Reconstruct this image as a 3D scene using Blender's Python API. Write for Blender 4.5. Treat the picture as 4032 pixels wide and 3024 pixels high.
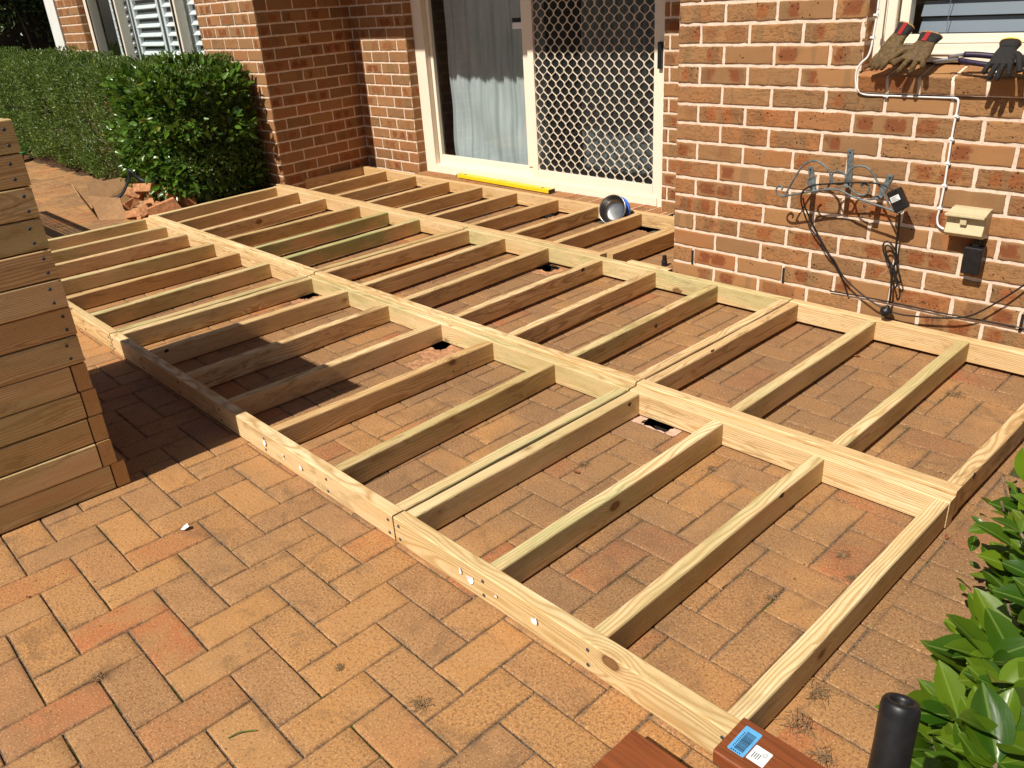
import bpy, math, random
import numpy as np
from mathutils import Vector, Matrix
for o in list(bpy.data.objects): bpy.data.objects.remove(o)
S = bpy.context.scene
COL = S.collection
rnd = random.Random(7)
# ------------------------------------------------------------------ camera
CAM_POS = (0.59510755, -1.06828868, 1.45218351)
RT = ((0.69034975, 0.72094991, -0.06040234), (0.27228732, -0.33626333, -0.90154677), (-0.67028116, 0.6059358, -0.42844483))
cd = bpy.data.cameras.new('camera'); cam = bpy.data.objects.new('camera', cd); COL.objects.link(cam)
cd.sensor_width = 36.0; cd.lens = 3209.236 / 4032 * 36; cd.clip_start = 0.02; cd.clip_end = 200
m = Matrix.Identity(4)
for i in range(3):
    m[i][0] = RT[0][i]; m[i][1] = -RT[1][i]; m[i][2] = -RT[2][i]; m[i][3] = CAM_POS[i]
cam.matrix_world = m; S.camera = cam
# ------------------------------------------------------------------ light
ELEV = math.radians(50.6)
SUN_DIR = Vector((0.02, -1.0, math.tan(ELEV))).normalized()      # towards the sun
w = bpy.data.worlds.new('World'); S.world = w; w.use_nodes = True
nt = w.node_tree; bg = nt.nodes['Background']; sky = nt.nodes.new('ShaderNodeTexSky')
sky.sky_type = 'NISHITA'; sky.sun_disc = False; sky.sun_elevation = ELEV; sky.sun_rotation = math.radians(180)
nt.links.new(sky.outputs[0], bg.inputs[0]); bg.inputs[1].default_value = 0.05
sl = bpy.data.lights.new('sun', 'SUN'); sl.energy = 5.0; sl.angle = math.radians(0.5); sl.color = (1.0, 0.94, 0.82)
so = bpy.data.objects.new('sun', sl); COL.objects.link(so); so.rotation_euler = SUN_DIR.to_track_quat('Z', 'Y').to_euler(); so.location = (0, -5, 8)
S.view_settings.view_transform = 'Standard'; S.view_settings.look = 'None'; S.view_settings.exposure = 0.22; S.view_settings.gamma = 1.0
S.render.engine = 'CYCLES'; S.cycles.max_bounces = 6; S.cycles.transparent_max_bounces = 12; S.cycles.caustics_reflective = False; S.cycles.caustics_refractive = False

# ------------------------------------------------------------------ node helper
class NB:
    def __init__(s, name):
        s.m = bpy.data.materials.new(name); s.m.use_nodes = True; s.t = s.m.node_tree; s.t.nodes.clear()
        s.out = s.t.nodes.new('ShaderNodeOutputMaterial')
    def set(s, sock, v):
        if isinstance(v, bpy.types.NodeSocket): s.t.links.new(v, sock)
        elif v is not None:
            if hasattr(sock.default_value, '__len__'):
                n = len(sock.default_value)
                if not hasattr(v, '__len__'): v = (v,) * n
                v = tuple(v)
                if len(v) < n: v = v + (1.0,) * (n - len(v))
                sock.default_value = v[:n]
            else: sock.default_value = v
    def n(s, typ, ins=None, out=0, **p):
        nd = s.t.nodes.new('ShaderNode' + typ)
        for k, v in p.items(): setattr(nd, k, v)
        for k, v in (ins or {}).items(): s.set(nd.inputs[k], v)
        return nd.outputs[out]
    def math(s, op, a, b=None, c=None, clamp=False):
        i = {0: a}
        if b is not None: i[1] = b
        if c is not None: i[2] = c
        return s.n('Math', i, operation=op, use_clamp=clamp)
    def vm(s, op, a, b=None, out=0):
        return s.n('VectorMath', {0: a, **({1: b} if b is not None else {})}, out=out, operation=op)
    def mix(s, f, a, b, mode='MIX'):
        nd = s.t.nodes.new('ShaderNodeMix'); nd.data_type = 'RGBA'; nd.blend_type = mode
        s.set(nd.inputs[0], f); s.set(nd.inputs[6], a); s.set(nd.inputs[7], b); return nd.outputs[2]
    def ramp(s, v, a, b, lo=0., hi=1.):
        return s.n('MapRange', {0: v, 1: a, 2: b, 3: lo, 4: hi}, interpolation_type='SMOOTHSTEP')
    def noise(s, v, sc, det=3, rough=.5, dist=0., out=0):
        return s.n('TexNoise', {'Vector': v, 'Scale': sc, 'Detail': det, 'Roughness': rough, 'Distortion': dist}, out=out)
    def vor(s, v, sc, rand=1., out=0, feature='F1'):
        return s.n('TexVoronoi', {'Vector': v, 'Scale': sc, 'Randomness': rand}, out=out, feature=feature)
    def sep(s, v):
        nd = s.t.nodes.new('ShaderNodeSeparateXYZ'); s.set(nd.inputs[0], v); return nd.outputs
    def comb(s, x, y, z): return s.n('CombineXYZ', {0: x, 1: y, 2: z})
    def attr(s, name, out=0):
        nd = s.t.nodes.new('ShaderNodeAttribute'); nd.attribute_name = name; return nd.outputs[out]
    def bump(s, h, st, dist=.001, nrm=None):
        i = {'Strength': st, 'Distance': dist, 'Height': h}
        if nrm is not None: i['Normal'] = nrm
        return s.n('Bump', i)
    def bsdf(s, col, rough=.6, metal=0., spec=.5, nrm=None, **kw):
        b = s.t.nodes.new('ShaderNodeBsdfPrincipled')
        s.set(b.inputs['Base Color'], col); s.set(b.inputs['Roughness'], rough); s.set(b.inputs['Metallic'], metal); s.set(b.inputs['Specular IOR Level'], spec)
        if nrm is not None: s.set(b.inputs['Normal'], nrm)
        for k, v in kw.items(): s.set(b.inputs[k], v)
        return b.outputs[0]
    def fin(s, sh): s.t.links.new(sh, s.out.inputs[0]); return s.m

def plain(name, col, rough=.5, metal=0., bumpy=0., vary=.12, sc=30., spec=.4):
    b = NB(name); co = b.n('TexCoord', out=3); n = b.noise(co, sc, 4, .6)
    c = b.mix(b.ramp(n, .3, .7), tuple(x * (1 - vary) for x in col), tuple(min(1, x * (1 + vary)) for x in col))
    nr = b.bump(n, bumpy, .002) if bumpy else None
    return b.fin(b.bsdf(c, rough, metal, spec, nr))

# ---- wood (object coordinates: x along the board; object colour: r green tint, g darkness/orange, b seed, a grime)
def wood_mat():
    b = NB('pine'); oi = b.t.nodes.new('ShaderNodeObjectInfo'); tc = b.n('TexCoord', out=3)
    oc = b.t.nodes.new('ShaderNodeSeparateColor'); b.t.links.new(oi.outputs['Color'], oc.inputs[0])
    green, dark, seed = oc.outputs[0], oc.outputs[1], oc.outputs[2]; grime = oi.outputs['Alpha']
    s1 = b.math('MULTIPLY', seed, 61.7); so_ = b.comb(s1, b.math('MULTIPLY', seed, 23.1), b.math('MULTIPLY', seed, 7.7))
    xyz = b.sep(tc); r1 = b.math('FRACT', b.math('MULTIPLY', seed, 17.31)); r2 = b.math('FRACT', b.math('MULTIPLY', seed, 41.77))
    kv = b.vm('ADD', b.vm('MULTIPLY', tc, (5., 8., 8.)), so_)
    kd0 = b.vor(kv, 1.0, .9); kc_ = b.sep(b.vor(kv, 1.0, .9, out=1)); kd = b.math('ADD', kd0, b.math('MULTIPLY', b.ramp(kc_[0], .80, .78), 1.))
    kd = b.math('ADD', kd, b.math('MULTIPLY', b.math('SUBTRACT', b.noise(tc, 60., 2), .5), .06))
    knot = b.ramp(kd, .16, .10)
    kpush = b.math('MULTIPLY', b.ramp(kd, .5, .05), .016)
    wv = b.noise(b.vm('ADD', b.vm('MULTIPLY', tc, (2.0, 5., 5.)), so_), 1., 2, .5, out=1)
    ws = b.sep(b.vm('SUBTRACT', wv, (.5, .5, .5)))
    cy = b.math('MULTIPLY', b.math('SUBTRACT', r1, .5), .10); cz = b.math('MULTIPLY', b.math('SUBTRACT', r2, .62), .15)
    dy = b.math('ADD', b.math('SUBTRACT', xyz[1], cy), b.math('ADD', b.math('MULTIPLY', ws[0], .045), b.math('MULTIPLY', xyz[0], b.math('MULTIPLY', b.math('SUBTRACT', r2, .5), .03))))
    dz = b.math('ADD', b.math('SUBTRACT', xyz[2], cz), b.math('MULTIPLY', ws[1], .055))
    r = b.math('ADD', b.math('SQRT', b.math('ADD', b.math('MULTIPLY', dy, dy), b.math('MULTIPLY', dz, dz))), kpush)
    sn = b.math('SINE', b.math('MULTIPLY', r, 2 * math.pi / .0062))
    ring = b.math('POWER', b.math('MULTIPLY_ADD', sn, .5, .5), 2.2)
    fib = b.noise(b.vm('ADD', b.vm('MULTIPLY', tc, (12., 420., 420.)), so_), 1., 2, .6)
    fib2 = b.noise(b.vm('ADD', b.vm('MULTIPLY', tc, (3., 60., 60.)), so_), 1., 3, .6)
    early = b.mix(b.ramp(fib2, .3, .7), (.78, .57, .31), (.90, .72, .44))
    early = b.mix(dark, early, (.48, .25, .075))
    late = b.mix(dark, (.46, .26, .09), (.24, .11, .033))
    c = b.mix(b.math('MULTIPLY', ring, .72), early, late)
    c = b.mix(b.math('MULTIPLY', b.ramp(fib, .45, .75), .22), c, (.40, .22, .09))
    big = b.noise(b.vm('ADD', b.vm('MULTIPLY', tc, (2.0, 14., 9.)), so_), 1., 5, .65)
    c = b.mix(b.math('MULTIPLY', green, b.ramp(big, .35, .6)), c, (.33, .40, .17))
    st = b.noise(b.vm('ADD', b.vm('MULTIPLY', tc, (7., 30., 30.)), so_), 1., 4, .7, 1.)
    smear = b.math('MULTIPLY', b.math('MULTIPLY', b.ramp(st, .47, .64), b.ramp(big, .42, .58)), b.math('MULTIPLY', grime, .8))
    c = b.mix(smear, c, (.26, .145, .055))
    geo_ = b.t.nodes.new('ShaderNodeNewGeometry'); tone = b.noise(b.vm('ADD', b.vm('MULTIPLY', tc, (1.1, 5., 4.)), so_), 1., 2); c = b.mix(b.math('MULTIPLY', b.ramp(tone, .42, .7), .38), c, (.50, .29, .10))
    c = b.mix(b.math('MULTIPLY', b.ramp(kd, .24, .12), .4), c, (.36, .17, .06))
    c = b.mix(b.math('MULTIPLY', knot, .85), c, b.mix(b.ramp(kd, .07, .13), (.20, .085, .03), (.045, .02, .01)))
    # arris wear: dents and dirt on the rounded corners
    dn = b.noise(tc, 55., 3, .6)
    c = b.mix(b.math('MULTIPLY', b.ramp(dn, .62, .74), .25), c, (.24, .14, .07))
    h = b.math('ADD', b.math('MULTIPLY', ring, -.5), b.math('ADD', b.math('MULTIPLY', fib, .45), b.math('MULTIPLY', dn, .5)))
    return b.fin(b.bsdf(c, .62, 0, .3, b.bump(h, .55, .0012)))
PINE = wood_mat()

def merbau_mat():
    b = NB('merbau'); tc = b.n('TexCoord', out=3)
    n = b.noise(b.vm('MULTIPLY', tc, (4., 90., 90.)), 1., 5, .65, .6); n2 = b.noise(b.vm('MULTIPLY', tc, (3., 14., 14.)), 1., 3)
    c = b.mix(b.ramp(n, .3, .72), (.10, .026, .009), (.27, .072, .022)); c = b.mix(b.math('MULTIPLY', n2, .5), c, (.36, .11, .035))
    return b.fin(b.bsdf(c, .45, 0, .45, b.bump(n, .3, .001)))
MERBAU = merbau_mat()

# ---- clay brick with per-brick attributes 'buv' (u, v, seed) and 'brn' (4 random numbers)
def brick_mat(name, cols, red, paver=False):
    b = NB(name); uv = b.attr('buv', 1); rn = b.t.nodes.new('ShaderNodeAttribute'); rn.attribute_name = 'brn'
    rc = b.t.nodes.new('ShaderNodeSeparateColor'); b.t.links.new(rn.outputs[0], rc.inputs[0]); r0, r1, r2 = rc.outputs; r3 = rn.outputs[3]
    P = b.sep(uv); sh = b.math('MULTIPLY', P[2], 13.7); v3 = b.comb(b.math('ADD', P[0], sh), P[1], b.math('MULTIPLY', P[2], 5.1))
    c = b.mix(b.ramp(r0, 0., .45), cols[0], cols[1]); c = b.mix(b.ramp(r0, .5, 1.), c, cols[2])
    cl = b.noise(v3, 9., 4, .6); c = b.mix(b.math('MULTIPLY', b.ramp(cl, .35, .7), .55), c, cols[3])
    if not paver:
        bands = b.noise(b.vm('MULTIPLY', v3, (1., .12, 1.)), 13., 1, .3)
        pn = b.noise(b.vm('MULTIPLY', v3, (1., .8, 1.)), 22., 5, .62)
        gate = b.ramp(r1, .30, .45)
        edge = b.math('MULTIPLY', b.ramp(P[1], .004, .02), b.ramp(P[1], .074, .056))
        def blot(c0, c1, wd, gt):
            cen = b.math('MULTIPLY_ADD', b.math('FRACT', b.math('MULTIPLY', P[2], c0)), .055, c1); dd = b.math('ABSOLUTE', b.math('SUBTRACT', P[0], cen))
            dd = b.math('ADD', dd, b.math('MULTIPLY', b.math('SUBTRACT', pn, .5), .13)); return b.math('MULTIPLY', b.ramp(dd, wd, wd - .022), b.ramp(b.math('FRACT', b.math('MULTIPLY', P[2], c0 * 2.3)), gt, gt + .05))
        patch = b.math('MAXIMUM', blot(7.3, .035, .042, .30), blot(11.9, .135, .046, .40))
        patch = b.math('MULTIPLY', b.math('MULTIPLY', patch, gate), edge)
        patch = b.math('MULTIPLY', patch, b.ramp(b.noise(v3, 55., 4, .7), .2, .42))
        c = b.mix(b.math('MULTIPLY', patch, .85), c, b.mix(b.ramp(r3, .2, .8), red, (.32, .105, .034)))
        c = b.mix(b.math('MULTIPLY', b.math('MULTIPLY', b.ramp(bands, .56, .60), .55), gate), c, (.22, .135, .065))
        spd = b.vor(b.vm('ADD', v3, (0, 0, 3.)), 62.)
        spn = b.noise(v3, 26., 2)
        spot = b.math('MULTIPLY', b.ramp(spd, .30, .16), b.ramp(spn, b.math('SUBTRACT', b.math('MULTIPLY_ADD', r2, -.22, .72), b.math('MULTIPLY', patch, .14)), b.math('SUBTRACT', b.math('MULTIPLY_ADD', r2, -.22, .77), b.math('MULTIPLY', patch, .14))))
        c = b.mix(b.math('MULTIPLY', spot, .93), c, (.018, .014, .012))
        ck = b.noise(b.vm('MULTIPLY', v3, (1., 3.2, 1.)), 15., 5, .62, 1.2)
        crack = b.math('MULTIPLY', b.ramp(b.math('ABSOLUTE', b.math('SUBTRACT', ck, .5)), .012, .0), b.ramp(r3, .15, .5))
        c = b.mix(b.math('MULTIPLY', crack, .28), c, (.13, .065, .03))
        fn = b.noise(v3, 260., 3, .7)
        c = b.mix(b.math('MULTIPLY', b.ramp(fn, .5, .8), .3), c, (.20, .10, .045))
        h = b.math('ADD', b.math('MULTIPLY', fn, .5), b.math('ADD', b.math('MULTIPLY', cl, .8), b.math('MULTIPLY', crack, -1.4)))
        return b.fin(b.bsdf(c, .85, 0, .2, b.bump(h, .75, .0022)))
    # paver
    c = b.mix(b.math('MULTIPLY', b.ramp(r1, .80, 1.04), b.ramp(cl, .3, .65)), c, red)
    geo = b.n('NewGeometry'); W = b.sep(geo)
    dn = b.noise(geo, 1.6, 5, .62); dirtreg = b.math('MULTIPLY', b.ramp(W[1], -.1, .8), b.ramp(W[0], -6., -1.5, .35, 1.))
    dirt = b.math('MULTIPLY', b.ramp(b.math('ADD', dn, b.math('MULTIPLY', dirtreg, .15)), .45, .72), .62)
    c = b.mix(dirt, c, (.20, .12, .066))
    Wj = b.noise(geo, 12., 4, .7); eu = b.math('MINIMUM', P[0], b.math('SUBTRACT', .2318, P[0])); ev = b.math('MINIMUM', P[1], b.math('SUBTRACT', .1143, P[1])); ed = b.math('MINIMUM', eu, ev)
    c = b.mix(b.math('MULTIPLY', b.math('MULTIPLY', b.ramp(ed, .014, .0), b.ramp(Wj, .42, .62)), .6), c, (.12, .075, .045))
    fine = b.noise(geo, 210., 3, .7); blk = b.noise(geo, 130., 4, .8)
    dk = b.math('ADD', .49, b.math('MULTIPLY', r2, .06)); c = b.mix(b.math('MULTIPLY', b.ramp(blk, dk, b.math('ADD', dk, .07)), .6), c, (.13, .058, .028))
    c = b.mix(b.math('MULTIPLY', b.ramp(fine, .56, .68), .55), c, (.80, .56, .33))
    scuff = b.noise(b.vm('MULTIPLY', geo, (1., 1., 1.)), 7., 6, .7, .8); c = b.mix(b.math('MULTIPLY', b.ramp(scuff, .53, .70), .45), c, (.13, .08, .045))
    h = b.math('ADD', fine, b.math('MULTIPLY', cl, .6))
    return b.fin(b.bsdf(c, .8, 0, .25, b.bump(h, .55, .0016)))
BRICK = brick_mat('clay_brick', [(.27, .14, .062), (.36, .18, .074), (.37, .15, .055), (.30, .165, .080)], (.20, .055, .020))
PAVER = brick_mat('clay_paver', [(.385, .200, .080), (.45, .222, .077), (.315, .163, .073), (.44, .238, .102)], (.41, .128, .045), True)

def mortar_mat():
    b = NB('mortar'); g = b.n('NewGeometry'); n = b.noise(g, 45., 5, .7); n2 = b.noise(g, 300., 3, .7); n3 = b.noise(g, 2.3, 3)
    c = b.mix(b.ramp(n, .3, .75), (.84, .67, .54), (.68, .52, .41)); c = b.mix(b.math('MULTIPLY', b.ramp(n2, .62, .72), .5), c, (.35, .26, .2)); c = b.mix(b.math('MULTIPLY', b.ramp(n3, .5, .7), .2), c, (.52, .42, .33))
    return b.fin(b.bsdf(c, .9, 0, .1, b.bump(b.math('ADD', n, b.math('MULTIPLY', n2, .5)), .9, .004)))
MORTAR = mortar_mat()
def sand_mat():
    b = NB('joint_sand'); g = b.n('NewGeometry'); n = b.noise(g, 160., 4, .8); n2 = b.noise(g, 5., 4)
    c = b.mix(b.ramp(n, .35, .65), (.035, .028, .02), (.26, .20, .145)); c = b.mix(b.math('MULTIPLY', b.ramp(n2, .54, .62), .75), c, (.045, .065, .015))
    return b.fin(b.bsdf(c, .95, 0, .1, b.bump(n, 1., .004)))
SAND = sand_mat()
def soil_mat():
    b = NB('garden_soil'); g = b.n('NewGeometry'); n = b.noise(g, 40., 6, .75); n2 = b.vor(g, 30.)
    c = b.mix(b.ramp(n, .35, .65), (.035, .02, .012), (.16, .085, .045)); return b.fin(b.bsdf(c, .95, 0, .1, b.bump(b.math('ADD', n, n2), 1., .02)))
SOIL = soil_mat()
def conc_mat():
    b = NB('pink_mortar_patch'); g = b.n('NewGeometry'); n = b.noise(g, 18., 5, .7); n2 = b.noise(g, 180., 3, .7)
    c = b.mix(b.ramp(n, .3, .7), (.50, .31, .22), (.66, .45, .34)); c = b.mix(b.math('MULTIPLY', b.ramp(n2, .6, .75), .5), c, (.3, .17, .1))
    return b.fin(b.bsdf(c, .9, 0, .1, b.bump(b.math('ADD', n, n2), .9, .004)))
PATCH = conc_mat(); TERRA = plain('terracotta_rubble', (.40, .20, .10), .9, 0, 1., .35, 40)
def leaf_mat(name, a, c2, rough, trans=.35):
    b = NB(name); rn = b.attr('brn', 0); rc = b.t.nodes.new('ShaderNodeSeparateColor'); b.t.links.new(rn, rc.inputs[0])
    c = b.mix(b.ramp(rc.outputs[0], 0, 1), a, c2); uv = b.attr('buv', 1); P = b.sep(uv)
    vein = b.ramp(b.math('ABSOLUTE', P[0]), .10, .03); c = b.mix(b.math('MULTIPLY', vein, .35), c, (.30, .42, .10))
    c = b.mix(b.math('MULTIPLY', b.ramp(rc.outputs[1], .975, .99), .7), c, (.42, .40, .06))
    n = b.noise(uv, 2.5, 2)
    p = b.bsdf(c, rough, 0, .5, b.bump(n, .25, .003)); t = b.n('BsdfTranslucent', {0: b.mix(.5, c, (.22, .36, .03))})
    return b.fin(b.n('MixShader', {0: trans, 1: p, 2: t}))
LEAF_S = leaf_mat('hedge_leaf', (.045, .085, .016), (.17, .25, .055), .45, .3)
LEAF_L = leaf_mat('laurel_leaf', (.022, .065, .008), (.10, .20, .02), .26, .28)
LEAF_F = leaf_mat('shrub_leaf', (.030, .085, .006), (.13, .21, .012), .30, .32)
LEAF_D = leaf_mat('vine_leaf', (.03, .06, .02), (.06, .10, .03), .4, .2)
BARK = plain('bark', (.16, .11, .08), .9, 0, .8, .35, 60)
CREAM = plain('cream_aluminium', (.83, .73, .60), .35, 0, 0, .02, 3)
WHITE = plain('white_paint', (.78, .78, .76), .4, 0, 0, .04, 4)
BLIND = plain('white_slat', (.76, .80, .83), .45, 0, 0, .03, 3)
GREYB = plain('grey_slat', (.17, .20, .25), .5, 0, 0, .03, 3)
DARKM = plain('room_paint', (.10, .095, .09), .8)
RUBBER = plain('black_plastic', (.012, .011, .012), .42, 0, .1, .3, 50)
PURPLE = plain('purple_grip', (.022, .012, .035), .5, 0, .1, .3, 60)
STEEL = plain('steel', (.55, .56, .58), .28, 1., 0, .08, 40)
SCREW = plain('screw_steel', (.07, .075, .085), .5, .4, 0, .3, 300)
BOWLS = plain('stainless_bowl', (.30, .29, .28), .30, 1., .05, .12, 25)
BLUE = plain('blue_rubber', (.015, .12, .60), .5)
YELLOW = plain('yellow_enamel', (.86, .55, .015), .4, 0, 0, .04)
GREENP = plain('green_plastic', (.02, .35, .08), .4)
PAPER = plain('torn_paper', (.80, .80, .80), .8)
BOXCREAM = plain('beige_plastic', (.56, .47, .29), .5, 0, .05, .05, 60)
CONDW = plain('white_pvc', (.80, .80, .80), .35, 0, 0, .03)
IRON = plain('weathered_grey_paint', (.125, .145, .15), .55, .15, .4, .35, 70)
SOFFIT = plain('soffit_paint', (.55, .50, .42), .7)
ROOFT = plain('roof_tile', (.20, .10, .06), .8)
CARD = plain('cardboard', (.42, .245, .12), .85, 0, .1, .1)
CHUNK = plain('broken_clay', (.44, .20, .09), .9, 0, 1., .3, 35)
TAN = plain('tan_leather', (.105, .062, .022), .75, 0, .6, .35, 80)
TAN2 = plain('dusty_leather_edge', (.38, .22, .09), .8, 0, .4, .2, 90)
BLACKF = plain('black_knit', (.016, .014, .014), .85, 0, .5, .3, 120)
REDT = plain('red_webbing', (.30, .012, .012), .8)
DRY = plain('dry_weed', (.26, .16, .08), .9, 0, 0, .4, 60)
DEAD = plain('dead_leaf', (.22, .075, .03), .7, 0, .3, .3, 60)
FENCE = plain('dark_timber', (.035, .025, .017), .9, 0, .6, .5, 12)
PIT = plain('pit_soil', (.02, .014, .01), 1.)
LBLUE = plain('label_blue', (.12, .40, .74), .5); LBLK = plain('label_ink', (.01, .02, .04), .6)
def glass_mat():
    b = NB('window_glass'); t = b.n('BsdfTransparent', {0: (.92, .95, .95)}); g = b.n('BsdfGlossy', {0: (1, 1, 1), 1: .02})
    f = b.n('LayerWeight', {0: .5}, out=1); return b.fin(b.n('MixShader', {0: b.math('MULTIPLY_ADD', b.math('POWER', f, 3.), .5, .05), 1: t, 2: g}))
GLASS = glass_mat()
def curtain_mat():
    b = NB('sheer_curtain'); tc = b.n('TexCoord', out=3); n = b.noise(b.vm('MULTIPLY', tc, (1., 1., .2)), 14., 4)
    c = b.mix(b.ramp(n, .3, .7), (.58, .66, .68), (.72, .79, .80)); d = b.n('BsdfDiffuse', {0: c}); t = b.n('BsdfTranslucent', {0: c}); tr = b.n('BsdfTransparent')
    x = b.n('MixShader', {0: .3, 1: d, 2: t}); return b.fin(b.n('MixShader', {0: .12, 1: x, 2: tr}))
CURT = curtain_mat()

# ------------------------------------------------------------------ object helpers
def mesh(name, V, F, mats, smooth=False):
    me = bpy.data.meshes.new(name); me.from_pydata([tuple(v) for v in V], [], [tuple(f) for f in F]); 
    for mm in (mats if isinstance(mats, (list, tuple)) else [mats]): me.materials.append(mm)
    if smooth: me.shade_smooth()
    me.update(); return me
def fastmesh(name, V, F, mats, attrs=None, midx=None, smooth=False):
    V = np.asarray(V, dtype=np.float32); F = np.asarray(F, dtype=np.int32); k = F.shape[1]
    me = bpy.data.meshes.new(name); me.vertices.add(len(V)); me.vertices.foreach_set('co', V.ravel())
    me.loops.add(F.size); me.loops.foreach_set('vertex_index', F.ravel()); me.polygons.add(len(F))
    me.polygons.foreach_set('loop_start', np.arange(0, F.size, k, dtype=np.int32)); me.polygons.foreach_set('loop_total', np.full(len(F), k, dtype=np.int32))
    for mm in (mats if isinstance(mats, (list, tuple)) else [mats]): me.materials.append(mm)
    if midx is not None: me.polygons.foreach_set('material_index', np.asarray(midx, dtype=np.int32))
    me.polygons.foreach_set('use_smooth', np.full(len(F), smooth, dtype=bool))
    me.update(calc_edges=True); me.validate()
    for nm, (ty, arr) in (attrs or {}).items():
        a = me.attributes.new(nm, ty, 'POINT'); a.data.foreach_set('vector' if ty == 'FLOAT_VECTOR' else 'color', np.asarray(arr, dtype=np.float32).ravel())
    return me
def link(name, me, parent=None, mw=None):
    o = bpy.data.objects.new(name, me); COL.objects.link(o)
    if mw is not None: o.matrix_world = mw
    if parent is not None:
        o.parent = parent; o.matrix_parent_inverse = Matrix.Translation(-Vector(WLOC[parent.name]))
    WLOC[o.name] = tuple(o.matrix_world.translation) if mw is not None else (0, 0, 0)
    return o
WLOC = {}
def thing(name, label, cat, loc=(0, 0, 0), group=None):
    o = bpy.data.objects.new(name, None); COL.objects.link(o); o.location = loc; o.empty_display_size = .05; WLOC[o.name] = tuple(loc)
    o['label'] = label; o['category'] = cat
    if group: o['group'] = group
    return o
def tag(o, label, cat, group=None):
    o['label'] = label; o['category'] = cat
    if group: o['group'] = group
    return o
def struct(o, kind='structure'): o['kind'] = kind; return o
def sub(name, me, par):
    """part whose parent is itself a mesh at identity or with its own matrix"""
    o = bpy.data.objects.new(name, me); COL.objects.link(o); o.parent = par
    return o

def boxg(x0, x1, y0, y1, z0, z1):
    V = [(x0, y0, z0), (x1, y0, z0), (x1, y1, z0), (x0, y1, z0), (x0, y0, z1), (x1, y0, z1), (x1, y1, z1), (x0, y1, z1)]
    return V, [(0, 3, 2, 1), (4, 5, 6, 7), (0, 1, 5, 4), (1, 2, 6, 5), (2, 3, 7, 6), (3, 0, 4, 7)]
def rsec(w, h, r, n=3):
    P = []
    for cx, cy, a0 in ((w / 2 - r, h / 2 - r, 0), (-w / 2 + r, h / 2 - r, 90), (-w / 2 + r, -h / 2 + r, 180), (w / 2 - r, -h / 2 + r, 270)):
        for i in range(n + 1):
            a = math.radians(a0 + 90 * i / n); P.append((cx + r * math.cos(a), cy + r * math.sin(a)))
    return P
def beam_mesh(name, L, w, h, mat, r=.004, wob=.0008, seed=0, n=3):
    rr = random.Random(seed); P = rsec(w, h, r, n); k = len(P); ns = max(2, int(L / .09)); V = []; F = []
    ph = [rr.random() * 6 for _ in range(4)]; bow = rr.uniform(-1, 1) * wob * 1.5
    for i in range(ns + 1):
        t = i / ns; x = -L / 2 + L * t; e = math.sin(math.pi * t)
        dy = e * (bow + wob * .6 * math.sin(5 * t + ph[0])); dz = e * wob * .5 * math.sin(4 * t + ph[1])
        for (a, b) in P:
            q = 1 - wob * .7 * abs(math.sin(9 * t + ph[2] + a * 60)) / w
            V.append((x, a * q + dy, b * (1 if b < 0 else q) + dz))
    for i in range(ns):
        for j in range(k):
            a = i * k + j; b = i * k + (j + 1) % k; F.append((a, b, b + k, a + k))
    F.append(tuple(range(k - 1, -1, -1))); F.append(tuple(ns * k + j for j in range(k)))
    return mesh(name, V, F, mat)
def basis(p, q, up):
    p = Vector(p); q = Vector(q); X = (q - p).normalized(); Z = Vector(up); Y = Z.cross(X).normalized(); Z = X.cross(Y)
    M = Matrix((X, Y, Z)).transposed().to_4x4(); M.translation = (p + q) / 2; return M, (q - p).length
TSEED = [0]
def timber(name, p, q, par, w=.045, h=.09, tint=None, mat=None, up=(0, 0, 1), r=.004, wob=.0008):
    TSEED[0] += 1; M, L = basis(p, q, up); me = beam_mesh(name, L, w, h, mat or PINE, r, wob, seed=TSEED[0])
    o = link(name, me, par, M); rr = random.Random(TSEED[0] * 31 + 5)
    t = tint or (rr.choice([0, 0, .15, .45]), rr.uniform(.0, .28), rr.uniform(.3, 1))
    o.color = (t[0], t[1], rr.random(), t[2]); return o
def cr(pts, n=6):
    P = [Vector(p) for p in pts]; P = [P[0] * 2 - P[1]] + P + [P[-1] * 2 - P[-2]]; out = []
    for i in range(1, len(P) - 2):
        a, b, c, d = P[i - 1:i + 3]
        for j in range(n):
            t = j / n; out.append(.5 * ((2 * b) + (c - a) * t + (2 * a - 5 * b + 4 * c - d) * t * t + (3 * b - a - 3 * c + d) * t ** 3))
    out.append(P[-2]); return out
def tube(pts, rad, k=8, n=6, smooth=True, flat=None):
    P = cr(pts, n) if smooth else [Vector(p) for p in pts]; V = []; F = []; up = Vector((0.13, -.95, .2)).normalized()
    for i, p in enumerate(P):
        t = (P[min(i + 1, len(P) - 1)] - P[max(i - 1, 0)]).normalized(); a = t.cross(up)
        if a.length < .05: a = t.cross(Vector((0, 0, 1)))
        a.normalize(); b = t.cross(a); R = rad(i / (len(P) - 1)) if callable(rad) else rad
        for j in range(k):
            th = 2 * math.pi * j / k; V.append(p + a * (math.cos(th) * R) + b * (math.sin(th) * R * (flat or 1)))
    m_ = len(P)
    for i in range(m_ - 1):
        for j in range(k): F.append((i * k + j, i * k + (j + 1) % k, (i + 1) * k + (j + 1) % k, (i + 1) * k + j))
    F.append(tuple(range(k - 1, -1, -1))); F.append(tuple((m_ - 1) * k + j for j in range(k)))
    return V, F
def join(parts):
    V = []; F = []
    for v, f in parts:
        o = len(V); V += [tuple(x) for x in v]; F += [tuple(i + o for i in ff) for ff in f]
    return V, F
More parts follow.
